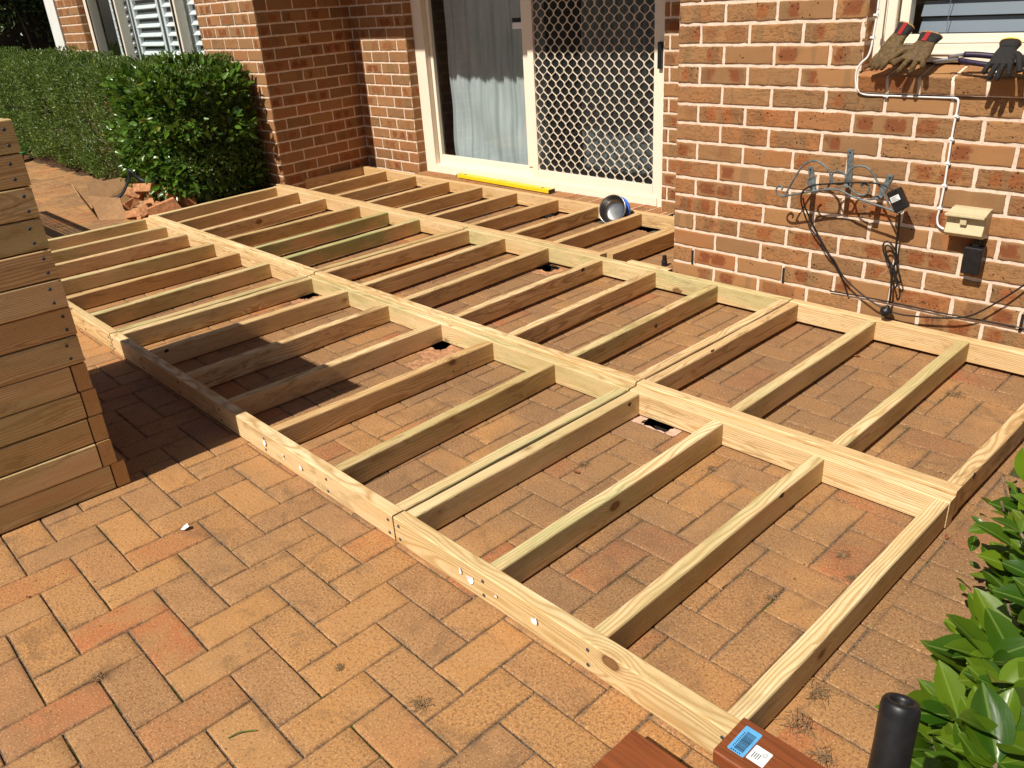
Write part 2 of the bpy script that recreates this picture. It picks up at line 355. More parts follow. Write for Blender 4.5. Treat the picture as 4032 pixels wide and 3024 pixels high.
def bevbox(name, x0, x1, y0, y1, z0, z1, mat, par=None, bev=.002, seg=2, rot=None):
    cx, cy, cz = (x0 + x1) / 2, (y0 + y1) / 2, (z0 + z1) / 2; V, F = boxg(x0 - cx, x1 - cx, y0 - cy, y1 - cy, z0 - cz, z1 - cz)
    M = Matrix.Translation((cx, cy, cz)) @ (rot or Matrix.Identity(4)); o = link(name, mesh(name, V, F, mat), par, M)
    if bev:
        md = o.modifiers.new('b', 'BEVEL'); md.width = bev; md.segments = seg; md.limit_method = 'ANGLE'
    return o
def lathe(prof, k=40, axis=None):
    V = []; F = []
    for r, z in prof:
        for j in range(k): a = 2 * math.pi * j / k; V.append((r * math.cos(a), r * math.sin(a), z))
    for i in range(len(prof) - 1):
        for j in range(k): F.append((i * k + j, i * k + (j + 1) % k, (i + 1) * k + (j + 1) % k, (i + 1) * k + j))
    return V, F
def rects(u0, u1, v0, v1, holes, step=None):
    us = sorted({u0, u1} | {min(max(h[i], u0), u1) for h in holes for i in (0, 1)}); vs = sorted({v0, v1} | {min(max(h[i], v0), v1) for h in holes for i in (2, 3)}); out = []
    for a, b in zip(us[:-1], us[1:]):
        for c, d in zip(vs[:-1], vs[1:]):
            mu, mv = (a + b) / 2, (c + d) / 2
            if not any(h[0] < mu < h[1] and h[2] < mv < h[3] for h in holes): out.append((a, b, c, d))
    return out
NR = np.random.RandomState(3)
def brick_tpl(nx, nz):
    a = np.concatenate([[0., 1e-4, 2e-4], np.linspace(.07, .93, nx - 1), [1 - 2e-4, 1 - 1e-4, 1.]]); b = np.concatenate([[0., 1e-4, 2e-4], np.linspace(.16, .84, nz - 1), [1 - 2e-4, 1 - 1e-4, 1.]])
    return a, b
def brickset(rs, nx, nz, depth, jit, dome=.0006, tilt=0., inset=.0022):
    """rs: list of (u0,u1,v0,v1,h) in a plane; returns arrays of local coords (u,v,w), faces, attributes"""
    a, b = brick_tpl(nx, nz); A, Bm = np.meshgrid(a, b, indexing='ij'); na, nb = A.shape; n = len(rs)
    R = np.array([r[:4] for r in rs]); swap = np.array([r[4] if len(r) > 4 else 0 for r in rs])
    L = (R[:, 1] - R[:, 0])[:, None, None]; H = (R[:, 3] - R[:, 2])[:, None, None]
    border = ((A == 0) | (A == 1) | (Bm == 0) | (Bm == 1)); corner = ((A == 0) | (A == 1)) & ((Bm == 0) | (Bm == 1))
    def pos(A_, L_):
        i2 = inset * 2.2; o = np.clip(A_ * L_, i2, L_ - i2)
        o = np.where(A_ == 0, 0, np.where(A_ == 1, L_, o)); o = np.where(np.isclose(A_, 1e-4), inset, o); return np.where(np.isclose(A_, 1 - 1e-4), L_ - inset, o)
    U = R[:, 0][:, None, None] + pos(A, L); Vv = R[:, 2][:, None, None] + pos(Bm, H)
    j = NR.normal(0, 1, (n, na, nb)); k = NR.normal(0, 1, (n, na, nb)); U = U + j * jit * np.where(border, 1, .8); Vv = Vv + k * jit * np.where(border, 1, .8)
    i4 = lambda Q: np.isclose(Q, 1e-4) | np.isclose(Q, 1 - 1e-4)
    near = (i4(A) | i4(Bm)) & ~border; _u = (np.roll(border, 1, 0) | np.roll(border, -1, 0) | np.roll(border, 1, 1) | np.roll(border, -1, 1)) & ~border
    Wz = np.where(border, -depth, np.where(near, -.0006, 0.)) + NR.normal(0, 1, (n, na, nb)) * dome * np.where(border, 1.2, 1)
    cu, cv = (R[:, 0] + R[:, 1]) / 2, (R[:, 2] + R[:, 3]) / 2
    if tilt: Wz = Wz + (U - cu[:, None, None]) * NR.normal(0, tilt, n)[:, None, None] + (Vv - cv[:, None, None]) * NR.normal(0, tilt, n)[:, None, None]
    P = np.stack([U, Vv, Wz], -1).reshape(-1, 3)
    sd = NR.rand(n)[:, None, None] * 20
    lu = (U - R[:, 0][:, None, None]); lv = (Vv - R[:, 2][:, None, None]); sw = swap[:, None, None] > 0
    uvs = np.stack([np.where(sw, lv, lu), np.where(sw, lu, lv), np.broadcast_to(sd, lu.shape)], -1).reshape(-1, 3)
    rn = np.repeat(NR.rand(n, 4), na * nb, 0)
    i0 = np.arange(na * nb).reshape(na, nb); q = np.stack([i0[:-1, :-1], i0[1:, :-1], i0[1:, 1:], i0[:-1, 1:]], -1).reshape(-1, 4)
    F = (q[None] + (np.arange(n) * na * nb)[:, None, None]).reshape(-1, 4)
    return P, F, uvs, rn
def wall(name, par, o, U, N, u0, u1, z0, rows, course, pitch, offs=0., holes=(), proud=.0045, label=None, jit=.0015, recess=.0012, alt=.5, nx=8, nz=4):
    U = Vector(U).normalized(); N = Vector(N).normalized(); rs = []; g = .0058
    for r in range(rows):
        a, b = r * course + g, (r + 1) * course - g; st = u0 + offs - (alt * pitch if r % 2 else 0) - 3 * pitch
        while st < u1:
            iv = [(max(st + g, u0), min(st + pitch - g, u1))]; st += pitch
            for h in holes:
                if h[2] < z0 + (a + b) / 2 < h[3]: iv = [x for (c, d) in iv for x in ((c, min(d, h[0] - .001)), (max(c, h[1] + .001), d))]
            rs += [(c, d, z0 + a, z0 + b) for c, d in iv if d - c > .018]
    P, F, uv, rn = brickset(rs, nx, nz, proud + .006, jit, .0005)
    P[:, 2] += proud * .6
    z1 = z0 + rows * course; RR = rects(u0, u1, z0, z1, [h[:4] for h in holes]); mp = []; mf = []
    for a, b, c, d in RR:
        k = len(P) + len(mp); mp += [(a, c, -recess), (b, c, -recess), (b, d, -recess), (a, d, -recess)]; mf.append((k, k + 1, k + 2, k + 3))
    P = np.vstack([P, mp]); mi = np.concatenate([np.zeros(len(F)), np.ones(len(mf))]); F = np.vstack([F, mf])
    uv = np.vstack([uv, np.zeros((len(mp), 3))]); rn = np.vstack([rn, np.zeros((len(mp), 4))])
    Wd = np.array(o)[None] + P[:, :1] * np.array(U)[None] + P[:, 2:3] * np.array(N)[None] + P[:, 1:2] * np.array([[0, 0, 1.]])
    if U.cross(Vector((0, 0, 1))).dot(N) < 0: F = F[:, ::-1]
    me = fastmesh(name, Wd, F, [BRICK, MORTAR], {'buv': ('FLOAT_VECTOR', uv), 'brn': ('FLOAT_COLOR', rn)}, mi, True)
    return link(name, me, par)

# ================================================================== GROUND
X0, Y0, PT = -1.026, -.596, .11755     # paver grid
HOLES = [(-1.06, -.945, 1.055, 1.128), (-2.30, -2.20, 1.02, 1.125), (-3.47, -3.37, 1.0, 1.12), (-3.66, -3.48, 3.05, 3.21), (-2.72, -2.60, 2.17, 2.27), (-2.80, -2.66, 3.17, 3.27)]
prs = []; removed = {i: [] for i in range(len(HOLES))}
gj = .0019
def addp(x0, x1, y0, y1, sw):
    if y0 < -1.7 or x1 < -13.5: return
    if y0 > 2.38 and not (-6.0 < (x0 + x1) / 2 < -1.9): return
    if y1 > 3.4: return
    if x1 < -6.15 and y0 > 1.60 + .05 * math.sin(x0 * 2): return
    if x1 > .27: return
    for i, h in enumerate(HOLES):
        if x0 < h[1] and x1 > h[0] and y0 < h[3] and y1 > h[2]: removed[i].append((x0, x1, y0, y1)); return
    prs.append((x0 + gj, x1 - gj, y0 + gj, y1 - gj, sw))
XE = .022
for i in range(-110, 12):
    for j in range(-12, 36):
        x = X0 + i * PT; y = Y0 + j * PT; s = (i + 4 + j) % 4      # i=-4 <-> x=-1.5
        if x > XE - .02: continue
        if s == 0:
            x1 = min(x + 2 * PT, XE); addp(x, x1, y, y + PT, 0)
        elif s == 2: addp(x, x + PT, y, y + 2 * PT, 1)
        if s == 1 and False: pass
for j in range(-12, 18):
    y = Y0 + j * PT + .002; addp(XE, XE + .232, y, y + PT, 0)
P, F, uv, rn = brickset(prs, 4, 3, .006, .0007, .00012, .003, .0016)
me = fastmesh('paved_ground', P, F, PAVER, {'buv': ('FLOAT_VECTOR', uv), 'brn': ('FLOAT_COLOR', rn)}, None, True)
struct(link('paved_ground', me))
V = []; Fq = []
for a, b, c, d in rects(-40, 30, -30, 40, HOLES):
    k = len(V); V += [(a, c, -.0048), (b, c, -.0048), (b, d, -.0048), (a, d, -.0048)]; Fq.append((k, k + 1, k + 2, k + 3))
struct(link('ground', mesh('ground', V, Fq, SAND)))
# pits with mortar patches
for i, h in enumerate(HOLES):
    rr = removed[i]
    if rr:
        a, b = min(r[0] for r in rr), max(r[1] for r in rr); c, d = min(r[2] for r in rr), max(r[3] for r in rr)
    else: a, b, c, d = h[0] - .05, h[1] + .05, h[2] - .05, h[3] + .05
    n = 26; V = []; Fq = []; idx = {}
    gx = sorted(set(list(np.linspace(a, b, n)) + [h[0], h[1]])); gy = sorted(set(list(np.linspace(c, d, n)) + [h[2], h[3]]))
    rq = np.random.RandomState(i)
    def vid(p, q):
        if (p, q) not in idx:
            zz = -.0015 + rq.normal(0, .0008); x, y = gx[p], gy[q]
            ex = x in (h[0], h[1]) or y in (h[2], h[3])
            if h[0] - .001 <= x <= h[1] + .001 and h[2] - .001 <= y <= h[3] + .001 and ex: x += rq.normal(0, .0035); y += rq.normal(0, .0035); zz += abs(rq.normal(0, .003))
            idx[(p, q)] = len(V); V.append((x, y, zz))
        return idx[(p, q)]
    for p in range(len(gx) - 1):
        for q in range(len(gy) - 1):
            mx, my = (gx[p] + gx[p + 1]) / 2, (gy[q] + gy[q + 1]) / 2
            if h[0] < mx < h[1] and h[2] < my < h[3]: continue
            Fq.append((vid(p, q), vid(p + 1, q), vid(p + 1, q + 1), vid(p, q + 1)))
    struct(link('mortar_patch', mesh('mortar_patch', V, Fq, PATCH if i == 0 else TERRA)))
    V, Fq = boxg(h[0] - .012, h[1] + .012, h[2] - .012, h[3] + .012, -.35, -.006); Fq = [f[::-1] for f in Fq if f != (4, 5, 6, 7)]
    struct(link('footing_hole', mesh('footing_hole', V, Fq, PIT)))
def soil(name, x0, x1, y0, y1, z=.006):
    n, k = 60, 24; V = []; Fq = []; rq = np.random.RandomState(5)
    for i in range(n + 1):
        for j in range(k + 1):
            e = i in (0, n) or j in (0, k); V.append((x0 + (x1 - x0) * i / n + rq.normal(0, .02), y0 + (y1 - y0) * j / k + rq.normal(0, .02), -.004 if e else z + rq.normal(0, .008)))
    for i in range(n):
        for j in range(k): a = i * (k + 1) + j; Fq.append((a, a + k + 1, a + k + 2, a + 1))
    return struct(link(name, mesh(name, V, Fq, SOIL, True)))
soil('garden_bed', -13.4, -6.08, 1.66, 2.37); soil('garden_soil', .27, 2.2, -1.6, 2.3)

# ================================================================== HOUSE
house = thing('brick_house', 'tan and red clay brick house wall with pale mortar, sliding door recess and windows', 'house', (-3, 2.33, 0))
YR = 2.329; CZ, CP = .1663, .0863
WIN = (-.965, 1.1, 1.03, 2.25)
# right wall : mortar lines at CZ + k*CP
wall('wall', house, (0, YR, 0), (1, 0, 0), (0, -1, 0), -1.846, 2.6, CZ - 2 * CP, 34, CP, .2499, offs=.12, holes=[WIN], nx=9, nz=4)
wall('wall', house, (-1.846, 0, 0), (0, 1, 0), (-1, 0, 0), YR, 3.364, CZ - 2 * CP, 34, CP, .2499, offs=.12)
BP, BL = .0925, .256; YB = 3.364
wall('wall', house, (0, YB, 0), (1, 0, 0), (0, -1, 0), -6.125, -1.846, .17 - 2 * BP, 31, BP, BL, offs=.14, holes=[(-5.34, -2.70, .078, 2.3)])
wall('wall', house, (-5.34, 0, 0), (0, 1, 0), (1, 0, 0), YB, YB + .11, .17 - 2 * BP, 31, BP, BL, offs=.11, nx=5)
wall('wall', house, (-5.985, 2.381, 0), (-.14, .983, 0), (.983, .14, 0), 0, .993, .17 - 2 * BP, 31, BP, BL, offs=.13)
wall('wall', house, (0, 2.381, 0), (1, 0, 0), (0, -1, 0), -7.04, -5.985, .17 - 2 * BP, 31, BP, BL, offs=.05)
wall('wall', house, (0, 2.381, 0), (1, 0, 0), (0, -1, 0), -10.78, -7.04, .17 - 2 * BP, 31, BP, BL, offs=.05, holes=[(-10.06, -7.03, .715, 2.3)])
wall('wall', house, (-10.06, 0, 0), (0, 1, 0), (1, 0, 0), 2.381, 2.5, .17 - 2 * BP, 31, BP, BL, offs=.11, nx=5)
wall('wall', house, (-.965, 0, 0), (0, 1, 0), (1, 0, 0), YR, YR + .085, 1.03, 15, CP, .2499, offs=.07, nx=4)
# door step : rowlock bricks
def rowlock(par, x0, x1, y0, y1, z0, z1, pitch, tilt=0., n=(5, 9)):
    rs = []; x = x0
    while x < x1 - .03: rs.append((x + .0045, min(x + pitch, x1) - .0045, 0, y1 - y0, 1)); x += pitch
    P, F, uv, rn = brickset(rs, n[0], n[1], .009, .0008, .0004); rn[:, 1] *= .5
    ca, sa = math.cos(tilt), math.sin(tilt); top = np.stack([P[:, 0], y0 + P[:, 1] * ca - P[:, 2] * sa, z1 + P[:, 1] * sa + P[:, 2] * ca], -1)
    rs2 = [(r[0], r[1], z0, z1, 0) for r in rs]; P2, F2, uv2, rn2 = brickset(rs2, n[0], 4, .009, .0008, .0004); rn2[:, 1] *= .5
    h = P2[:, 1] - z1; fr = np.stack([P2[:, 0], y0 - P2[:, 2] * ca - h * sa * 1.0, z1 + h * ca - P2[:, 2] * sa], -1)
    A = np.vstack([top, fr]); Fa = np.vstack([F, F2 + len(top)]); k = len(A); q = .0035
    mv = [(x0, y0 + q, z1 - q), (x1, y0 + q, z1 - q), (x1, y0 + q + (y1 - y0) * ca, z1 - q + (y1 - y0) * sa), (x0, y0 + q + (y1 - y0) * ca, z1 - q + (y1 - y0) * sa), (x0, y0 + q + (z1 - z0) * sa, z0), (x1, y0 + q + (z1 - z0) * sa, z0)]
    A = np.vstack([A, mv]); Fa = np.vstack([Fa, [(k, k + 1, k + 2, k + 3), (k + 4, k + 5, k + 1, k)]])
    mi = np.concatenate([np.zeros(len(Fa) - 2), [1, 1]]); z = np.zeros((6, 3)); zz = np.zeros((6, 4))
    me = fastmesh('sill', A, Fa, [BRICK, MORTAR], {'buv': ('FLOAT_VECTOR', np.vstack([uv, uv2, z])), 'brn': ('FLOAT_COLOR', np.vstack([rn, rn2, zz]))}, mi, True)
    return link('sill', me, par)
rowlock(house, -5.34, -2.60, 3.270, 3.445, .0, .096, .128)
rowlock(house, -.965, 1.1, YR - .034, YR + .105, 1.020, 1.088, .1215, math.radians(14))
# roof with eave : its edge throws the shade line across the recess
V, Fq = boxg(-14, 4, 1.88, 6.5, 3.0, 3.16); link('roof', mesh('roof', V, Fq, [SOFFIT]), house)
V = [(-14, 1.80, 3.14), (4, 1.80, 3.14), (4, 4.4, 4.3), (-14, 4.4, 4.3), (-14, 7, 3.2), (4, 7, 3.2)]; link('roof', mesh('roof', V, [(0, 1, 2, 3), (3, 2, 5, 4)], ROOFT), house)
# rooms behind glass
def room(x0, x1, y0, y1, z0, z1):
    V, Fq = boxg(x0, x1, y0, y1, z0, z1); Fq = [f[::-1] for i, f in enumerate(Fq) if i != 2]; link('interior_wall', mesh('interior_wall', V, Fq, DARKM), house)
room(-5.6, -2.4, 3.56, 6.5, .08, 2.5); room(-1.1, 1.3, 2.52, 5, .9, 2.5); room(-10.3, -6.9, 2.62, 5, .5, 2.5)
for x_, z_ in ((-1.729, .157 + .043), (-1.222, .157 + .043), (-.218, .20)):
    bevbox('weep_hole', x_ - .0055, x_ + .0055, YR - .0042, YR + .01, z_ - .036, z_ + .036, PIT, house, 0)
# ---------------- sliding door
YD = 3.455
door = link('sliding_door', mesh('sliding_door', *join([boxg(-5.338, -5.205, YD - .005, YD + .10, .08, 2.3), boxg(-2.80, -2.70, YD - .005, YD + .10, .08, 2.3), boxg(-5.204, -2.801, YD - .012, YD + .10, .080, .150), boxg(-5.204, -2.801, YD - .002, YD + .10, .151, .165)]), CREAM), house)
def part_of(par, name, geo, mat, bev=.0015):
    o = sub(name, mesh(name, *geo, mat), par)
    if bev: md = o.modifiers.new('b', 'BEVEL'); md.width = bev; md.segments = 1; md.limit_method = 'ANGLE'
    return o
part_of(door, 'fixed_frame', join([boxg(-5.2, -4.042, YD + .042, YD + .075, .166, .240), boxg(-5.2, -5.165, YD + .042, YD + .075, .241, 2.2), boxg(-4.08, -4.005, YD + .03, YD + .075, .241, 2.2), boxg(-5.2, -4.0, YD + .042, YD + .075, 2.201, 2.28)]), CREAM)
part_of(door, 'glass', ([(-5.165, YD + .06, .24), (-4.08, YD + .06, .24), (-4.08, YD + .06, 2.2), (-5.165, YD + .06, 2.2)], [(0, 1, 2, 3)]), GLASS, 0)
part_of(door, 'glass', ([(-3.95, YD + .085, .24), (-2.83, YD + .085, .24), (-2.83, YD + .085, 2.2), (-3.95, YD + .085, 2.2)], [(0, 1, 2, 3)]), GLASS, 0)
scr = part_of(door, 'security_screen', join([boxg(-4.0, -3.94, YD, YD + .028, .152, 2.25), boxg(-2.845, -2.782, YD, YD + .028, .152, 2.25), boxg(-3.939, -2.846, YD, YD + .028, .152, .232), boxg(-3.939, -2.846, YD, YD + .028, 2.17, 2.25)]), CREAM)
part_of(door, 'latch', boxg(-2.80, -2.77, YD - .03, YD - .001, .98, 1.14), RUBBER, .004)
def grille():
    V = []; Fq = []; p = .042; per = .094; hw = .0030; y0, y1 = YD + .008, YD + .016; n = 0; x = -3.94 + p / 2; k = 0; ph = .03
    while x < -2.85:
        zs = np.arange(.232, 2.172, per / 16); sgn = 1 if k % 2 else -1; base = len(V)
        for z in zs:
            c = math.cos(2 * math.pi * (z + ph) / per); c = math.copysign(abs(c) ** .8, c) * 1.12; c = max(-1, min(1, c)); xx = x + sgn * c * (p / 2 - hw * .55)
            V += [(xx - hw, y0, z), (xx + hw, y0, z), (xx + hw, y1, z), (xx - hw, y1, z)]
        for i in range(len(zs) - 1):
            for j in range(4): a = base + i * 4 + j; b = base + i * 4 + (j + 1) % 4; Fq.append((a, b, b + 4, a + 4))
        x += p; k += 1
    return V, Fq
part_of(door, 'diamond_grille', grille(), CREAM, 0)
def fly():
    b = NB('insect_mesh'); return b.fin(b.n('MixShader', {0: .48, 1: b.n('BsdfTransparent'), 2: b.bsdf((.012, .012, .012), .8)}))
part_of(door, 'insect_mesh', ([(-3.94, YD + .022, .23), (-2.845, YD + .022, .23), (-2.845, YD + .022, 2.2), (-3.94, YD + .022, 2.2)], [(0, 1, 2, 3)]), fly(), 0)
# sticker on the glass
part_of(door, 'sticker', boxg(-4.20, -4.095, YD + .056, YD + .0585, 1.28, 1.31), RUBBER, 0); part_of(door, 'sticker', boxg(-4.20, -4.095, YD + .056, YD + .0585, 1.235, 1.277), PAPER, 0)
# curtains
def curtain(name, x0, x1, y, z0, z1, folds, amp, seed, label, hang=None):
    rq = random.Random(seed); n, k = 220, 46; V = []; Fq = []; ph = [rq.random() * 6 for _ in range(5)]
    for j in range(k + 1):
        t = j / k; z = z0 + (z1 - z0) * t
        for i in range(n + 1):
            s = i / n; ds = .02 * math.sin(6 * s + 2 * t + ph[0]); a = (s + ds) * folds * 2 * math.pi
            d = amp * (math.sin(a + ph[1]) + .45 * math.sin(2.3 * a + ph[2] + t) + .25 * math.sin(4.1 * a + ph[3] - 2 * t)) * (1 - .25 * (1 - t))
            d += .006 * math.sin(22 * t + 9 * s + ph[4]) * (1 - t) ** 2 * 2
            V.append((x0 + (x1 - x0) * s + .01 * math.sin(a + 1), y + d, z + .006 * math.sin(a)))
    for j in range(k):
        for i in range(n): a = j * (n + 1) + i; Fq.append((a, a + 1, a + n + 2, a + n + 1))
    o = link(name, mesh(name, V, Fq, CURT, True)); return tag(o, label, 'curtain')
curtain('curtain', -5.15, -4.0, YD + .19, .17, 2.3, 6.5, .018, 1, 'white sheer curtain in soft folds behind the fixed clear glass pane of the sliding door')
curtain('curtain', -3.95, -3.10, YD + .52, .17, 2.3, 8.5, .022, 4, 'white sheer curtain seen behind the diamond security screen')
# ---------------- right window
wf = link('window', mesh('window', *join([boxg(-.962, -.885, 2.405, 2.50, 1.128, 2.25), boxg(-.884, 1.09, 2.405, 2.50, 1.128, 1.192)]), CREAM), house)
md = wf.modifiers.new('b', 'BEVEL'); md.width = .002; md.segments = 1
part_of(wf, 'sash', join([boxg(-.878, -.842, 2.425, 2.47, 1.194, 2.2), boxg(-.843, 1.05, 2.4255, 2.4695, 1.1945, 1.225)]), CREAM)
part_of(wf, 'bead', boxg(-.93, -.92, 2.398, 2.4045, 1.166, 2.2), CREAM); part_of(wf, 'bead', boxg(-.95, 1.05, 2.398, 2.4045, 1.155, 1.165), CREAM)
part_of(wf, 'glass', ([(-.842, 2.45, 1.22), (1.05, 2.45, 1.22), (1.05, 2.45, 2.2), (-.842, 2.45, 2.2)], [(0, 1, 2, 3)]), GLASS, 0)
sl_ = []
for k in range(14):
    z = 1.222 + k * .060; V, Fq = boxg(-.83, 1.05, -.0285, .0285, -.0015, .0015); R = Matrix.Translation((0, 2.515, z + .03)) @ Matrix.Rotation(math.radians(68), 4, 'X'); sl_.append(([tuple(R @ Vector(v)) for v in V], Fq))
part_of(wf, 'blind', join(sl_ + [tube([(x, 2.484, 1.2), (x, 2.484, 2.2)], .0013, 5, 1, False) for x in (-.72, -.30, .2)]), GREYB, 0)
# ---------------- left window with shutters
YW = 2.45
lw = link('window', mesh('window', *join([boxg(a, b, YW, YW + .09, .72, 2.28) for a, b in ((-10.05, -9.90), (-9.20, -9.10), (-7.72, -7.62), (-7.12, -7.045))] + [boxg(-9.899, -9.201, YW, YW + .09, .72, .78), boxg(-9.099, -7.721, YW, YW + .09, .72, .78), boxg(-7.619, -7.121, YW, YW + .09, .72, .78)]), CREAM), house)
for a, b in ((-9.9, -9.2), (-9.1, -7.72), (-7.62, -7.12)): part_of(lw, 'glass', ([(a, YW + .05, .78), (b, YW + .05, .78), (b, YW + .05, 2.28), (a, YW + .05, 2.28)], [(0, 1, 2, 3)]), GLASS, 0)
for a, b in ((-9.93, -9.905), (-9.165, -9.135), (-7.68, -7.655)): part_of(lw, 'seal', boxg(a, b, YW - .012, YW - .001, .75, 2.28), RUBBER, 0)
fr = []
for a, b in ((-9.62, -9.08), (-9.02, -8.32), (-8.26, -7.74), (-7.66, -7.12)):
    fr += [boxg(a, a + .05, YW + .13, YW + .165, .74, 2.28), boxg(b - .05, b, YW + .13, YW + .165, .74, 2.28)]
    for k in range(17):
        z = .80 + k * .088; V, Fq = boxg(a + .052, b - .052, -.042, .042, -.005, .005); R = Matrix.Translation((0, YW + .148, z)) @ Matrix.Rotation(math.radians(38), 4, 'X'); fr.append(([tuple(R @ Vector(v)) for v in V], Fq))
part_of(lw, 'shutter', join(fr), BLIND, 0)
part_of(lw, 'shutter', join([boxg(-10, -7, YW + .17, YW + .18, .7, .75)]), BLIND, 0)
bevbox('corner_trim', -11.13, -10.79, 2.36, 2.44, 0, 2.9, WHITE, house, .004)

# ================================================================== DECK FRAMES
def screws(rail, pts, axis, name='screw'):
    for (p) in pts:
        V, Fq = lathe([(0, .0012), (.0021, .0006), (.0022, .0014), (.0046, .0016), (.0052, .0)], 14)
        Vv = [Matrix.Rotation(math.radians(90), 4, 'X') @ Vector(v) if axis == 'y' else Matrix.Rotation(math.radians(90), 4, 'Y') @ Vector(v) for v in V]
        o = bpy.data.objects.new(name, mesh(name, Vv, Fq, SCREW, True)); COL.objects.link(o); o.parent = rail; o.matrix_parent_inverse = rail.matrix_world.inverted(); o.location = p
JJ = {}; JJ_n = []; sr0 = random.Random(77)
def module(label, x0, x1, y0, y1, zt, joists, tint=None, front_screws=False, group='pine deck frames laid out on the paving', tints=None, skew=0.):
    JJ_n.append(1); t = thing('deck_frame', label, 'deck frame', ((x0 + x1) / 2, (y0 + y1) / 2, zt - .09), group); z = zt - .045; g = .0012
    r1 = timber('rail', (x0, y0 + .0225, z), (x1, y0 + .0225, z), t, tint=tint); timber('rail', (x0 + skew, y1 - .0225, z), (x1, y1 - .0225, z), t, tint=tint)
    js = [(x0 + .045, x0 + .045 + skew)] + list(joists) + [(x1, x1)]
    for i, (a, b) in enumerate(js):
        tt = (tints or {}).get(i, tint); tt = tt or (sr0.choice([0, 0, .25, .5]), sr0.uniform(.12, .42), sr0.uniform(.5, 1)); JJ[(len(JJ_n), i)] = timber('joist', (a - .0225 - (g if i else -g), y0 + .045 + g, z - .001), (b - .0225 - (g if i else -g), y1 - .045 - g, z - .001), t, tint=tt, r=.0066, wob=.0022); JJ[(len(JJ_n), i)]['yc'] = (y0 + y1) / 2
    if front_screws: screws(r1, [(a - .0225, y0 - .0005, z + dz) for a, b in js for dz in (.022, -.024)], 'y')
    return t
W1, W2, W3 = 1.1433, 2.3147, 3.258
Z1, Z2 = .095, .1054
module('pale pine frame with three bays nearest the camera, its corner beside the merbau board', -1.1456, 0, 0, W1 - .001, Z1, [(-.730, -.738), (-.363, -.372)], front_screws=True, tints={0: (.3, .05, .3), 1: (.55, .0, .3), 2: (.4, .12, .3), 3: (.1, .0, .4)})
module('six bay pine frame along the front, crossed by the shadow of the timber stack', -3.465, -1.153, 0, W1 - .001, Z1, [(-3.055, -3.051), (-2.661, -2.684), (-2.27, -2.263), (-1.913, -1.9045), (-1.495, -1.5314)], front_screws=True, tint=None, tints={1: (0, .1, .5), 6: (.5, .05, .2)})
module('pine frame at the far left of the front row, partly hidden behind the timber stack', -5.87, -3.475, 0, W1 - .001, Z1, [(-5.44, -5.434), (-5.071, -5.071), (-4.66, -4.656), (-4.266, -4.291), (-3.837, -3.902)], front_screws=True, tints={0: (.5, .1, .3), 5: (.5, .1, .6)})
module('pine frame beside the brick wall under the hose bracket and power box', -1.15, -.0017, W1 + .001, W2, Z2, [(-.7293, -.7417), (-.3533, -.3653)], tints={1: (.3, .15, .4), 2: (.5, .1, .3)})
module('six bay pine frame in the middle row, between the front row and the recess', -3.462, -1.156, W1 + .001, W2, Z2, [(-3.0265, -3.0705), (-2.6469, -2.6955), (-2.2506, -2.2793), (-1.8667, -1.9123), (-1.50, -1.532)], tints={1: (.1, .15, .5), 2: (.1, .2, .8)})
module('pine frame in the middle row near the hedge, with two green topped joists', -5.88, -3.475, W1 + .001, W2, Z2, [(-5.426, -5.565), (-5.022, -5.146), (-4.641, -4.671), (-4.258, -4.303), (-3.874, -3.934)], tints={4: (1., .2, .3), 5: (.9, .25, .3), 0: (.3, .05, .2)}, skew=-.10)
module('orange tinted pine frame inside the recess in front of the sliding door', -6.06, -2.352, W2 + .016, W3, Z2, [(-5.554, -5.641), (-5.141, -5.20), (-4.70, -4.75), (-4.316, -4.335), (-3.917, -3.937), (-3.496, -3.504), (-3.099, -3.125), (-2.729, -2.743)], tint=(.0, .42, .5), group='pine deck frames laid out on the paving')
INK = plain('timber_stamp_ink', (.07, .05, .03), .8)
def stamp(mod, ji, y, big=True):
    J = JJ[(mod, ji)]; cv = bpy.data.curves.new('txt', 'FONT'); cv.body = 'MGP10' if big else 'H2 F7'; cv.size = .019 if big else .011; to = bpy.data.objects.new('txt', cv); COL.objects.link(to); bpy.context.view_layer.update()
    me = bpy.data.meshes.new_from_object(to.evaluated_get(bpy.context.evaluated_depsgraph_get())); assert len(me.vertices) > 10; bpy.data.objects.remove(to); me.materials.clear(); me.materials.append(INK); me.name = 'stamp'
    # joist local x runs along world y ; its local -y face looks to world +x
    o = sub('stamp', me, J); yc = J['yc']
    sgn = -1; o.matrix_local = Matrix.Translation((y - yc, sgn * .0233, -.022)) @ Matrix(((0, -1, 0, 0), (0, 0, sgn, 0), (1, 0, 0, 0), (0, 0, 0, 1)))
    return o
stamp(2, 5, .64)
KNOT = plain('dark_knot', (.035, .016, .008), .8, 0, .8, .5, 150)
def knot(mod, ji, y, z, sz):
    J = JJ[(mod, ji)]; me = bpy.data.meshes.new('knot'); import bmesh as _bm; bm_ = _bm.new(); _bm.ops.create_icosphere(bm_, subdivisions=3, radius=1.); kr = random.Random(int(y * 1000))
    for v in bm_.verts: f = 1 + .22 * math.sin(5 * v.co.x + 3 * v.co.z + y * 9) + kr.uniform(-.07, .07); v.co = Vector((v.co.x * sz * 1.05 * f, v.co.y * .0022, v.co.z * sz * .8 * f))
    bm_.to_mesh(me); bm_.free(); me.materials.append(KNOT); o = sub('knot', me, J); zt = (Z1 if mod <= 3 else Z2) - .046; o.location = (y - J['yc'], -.0222, z - zt); return o
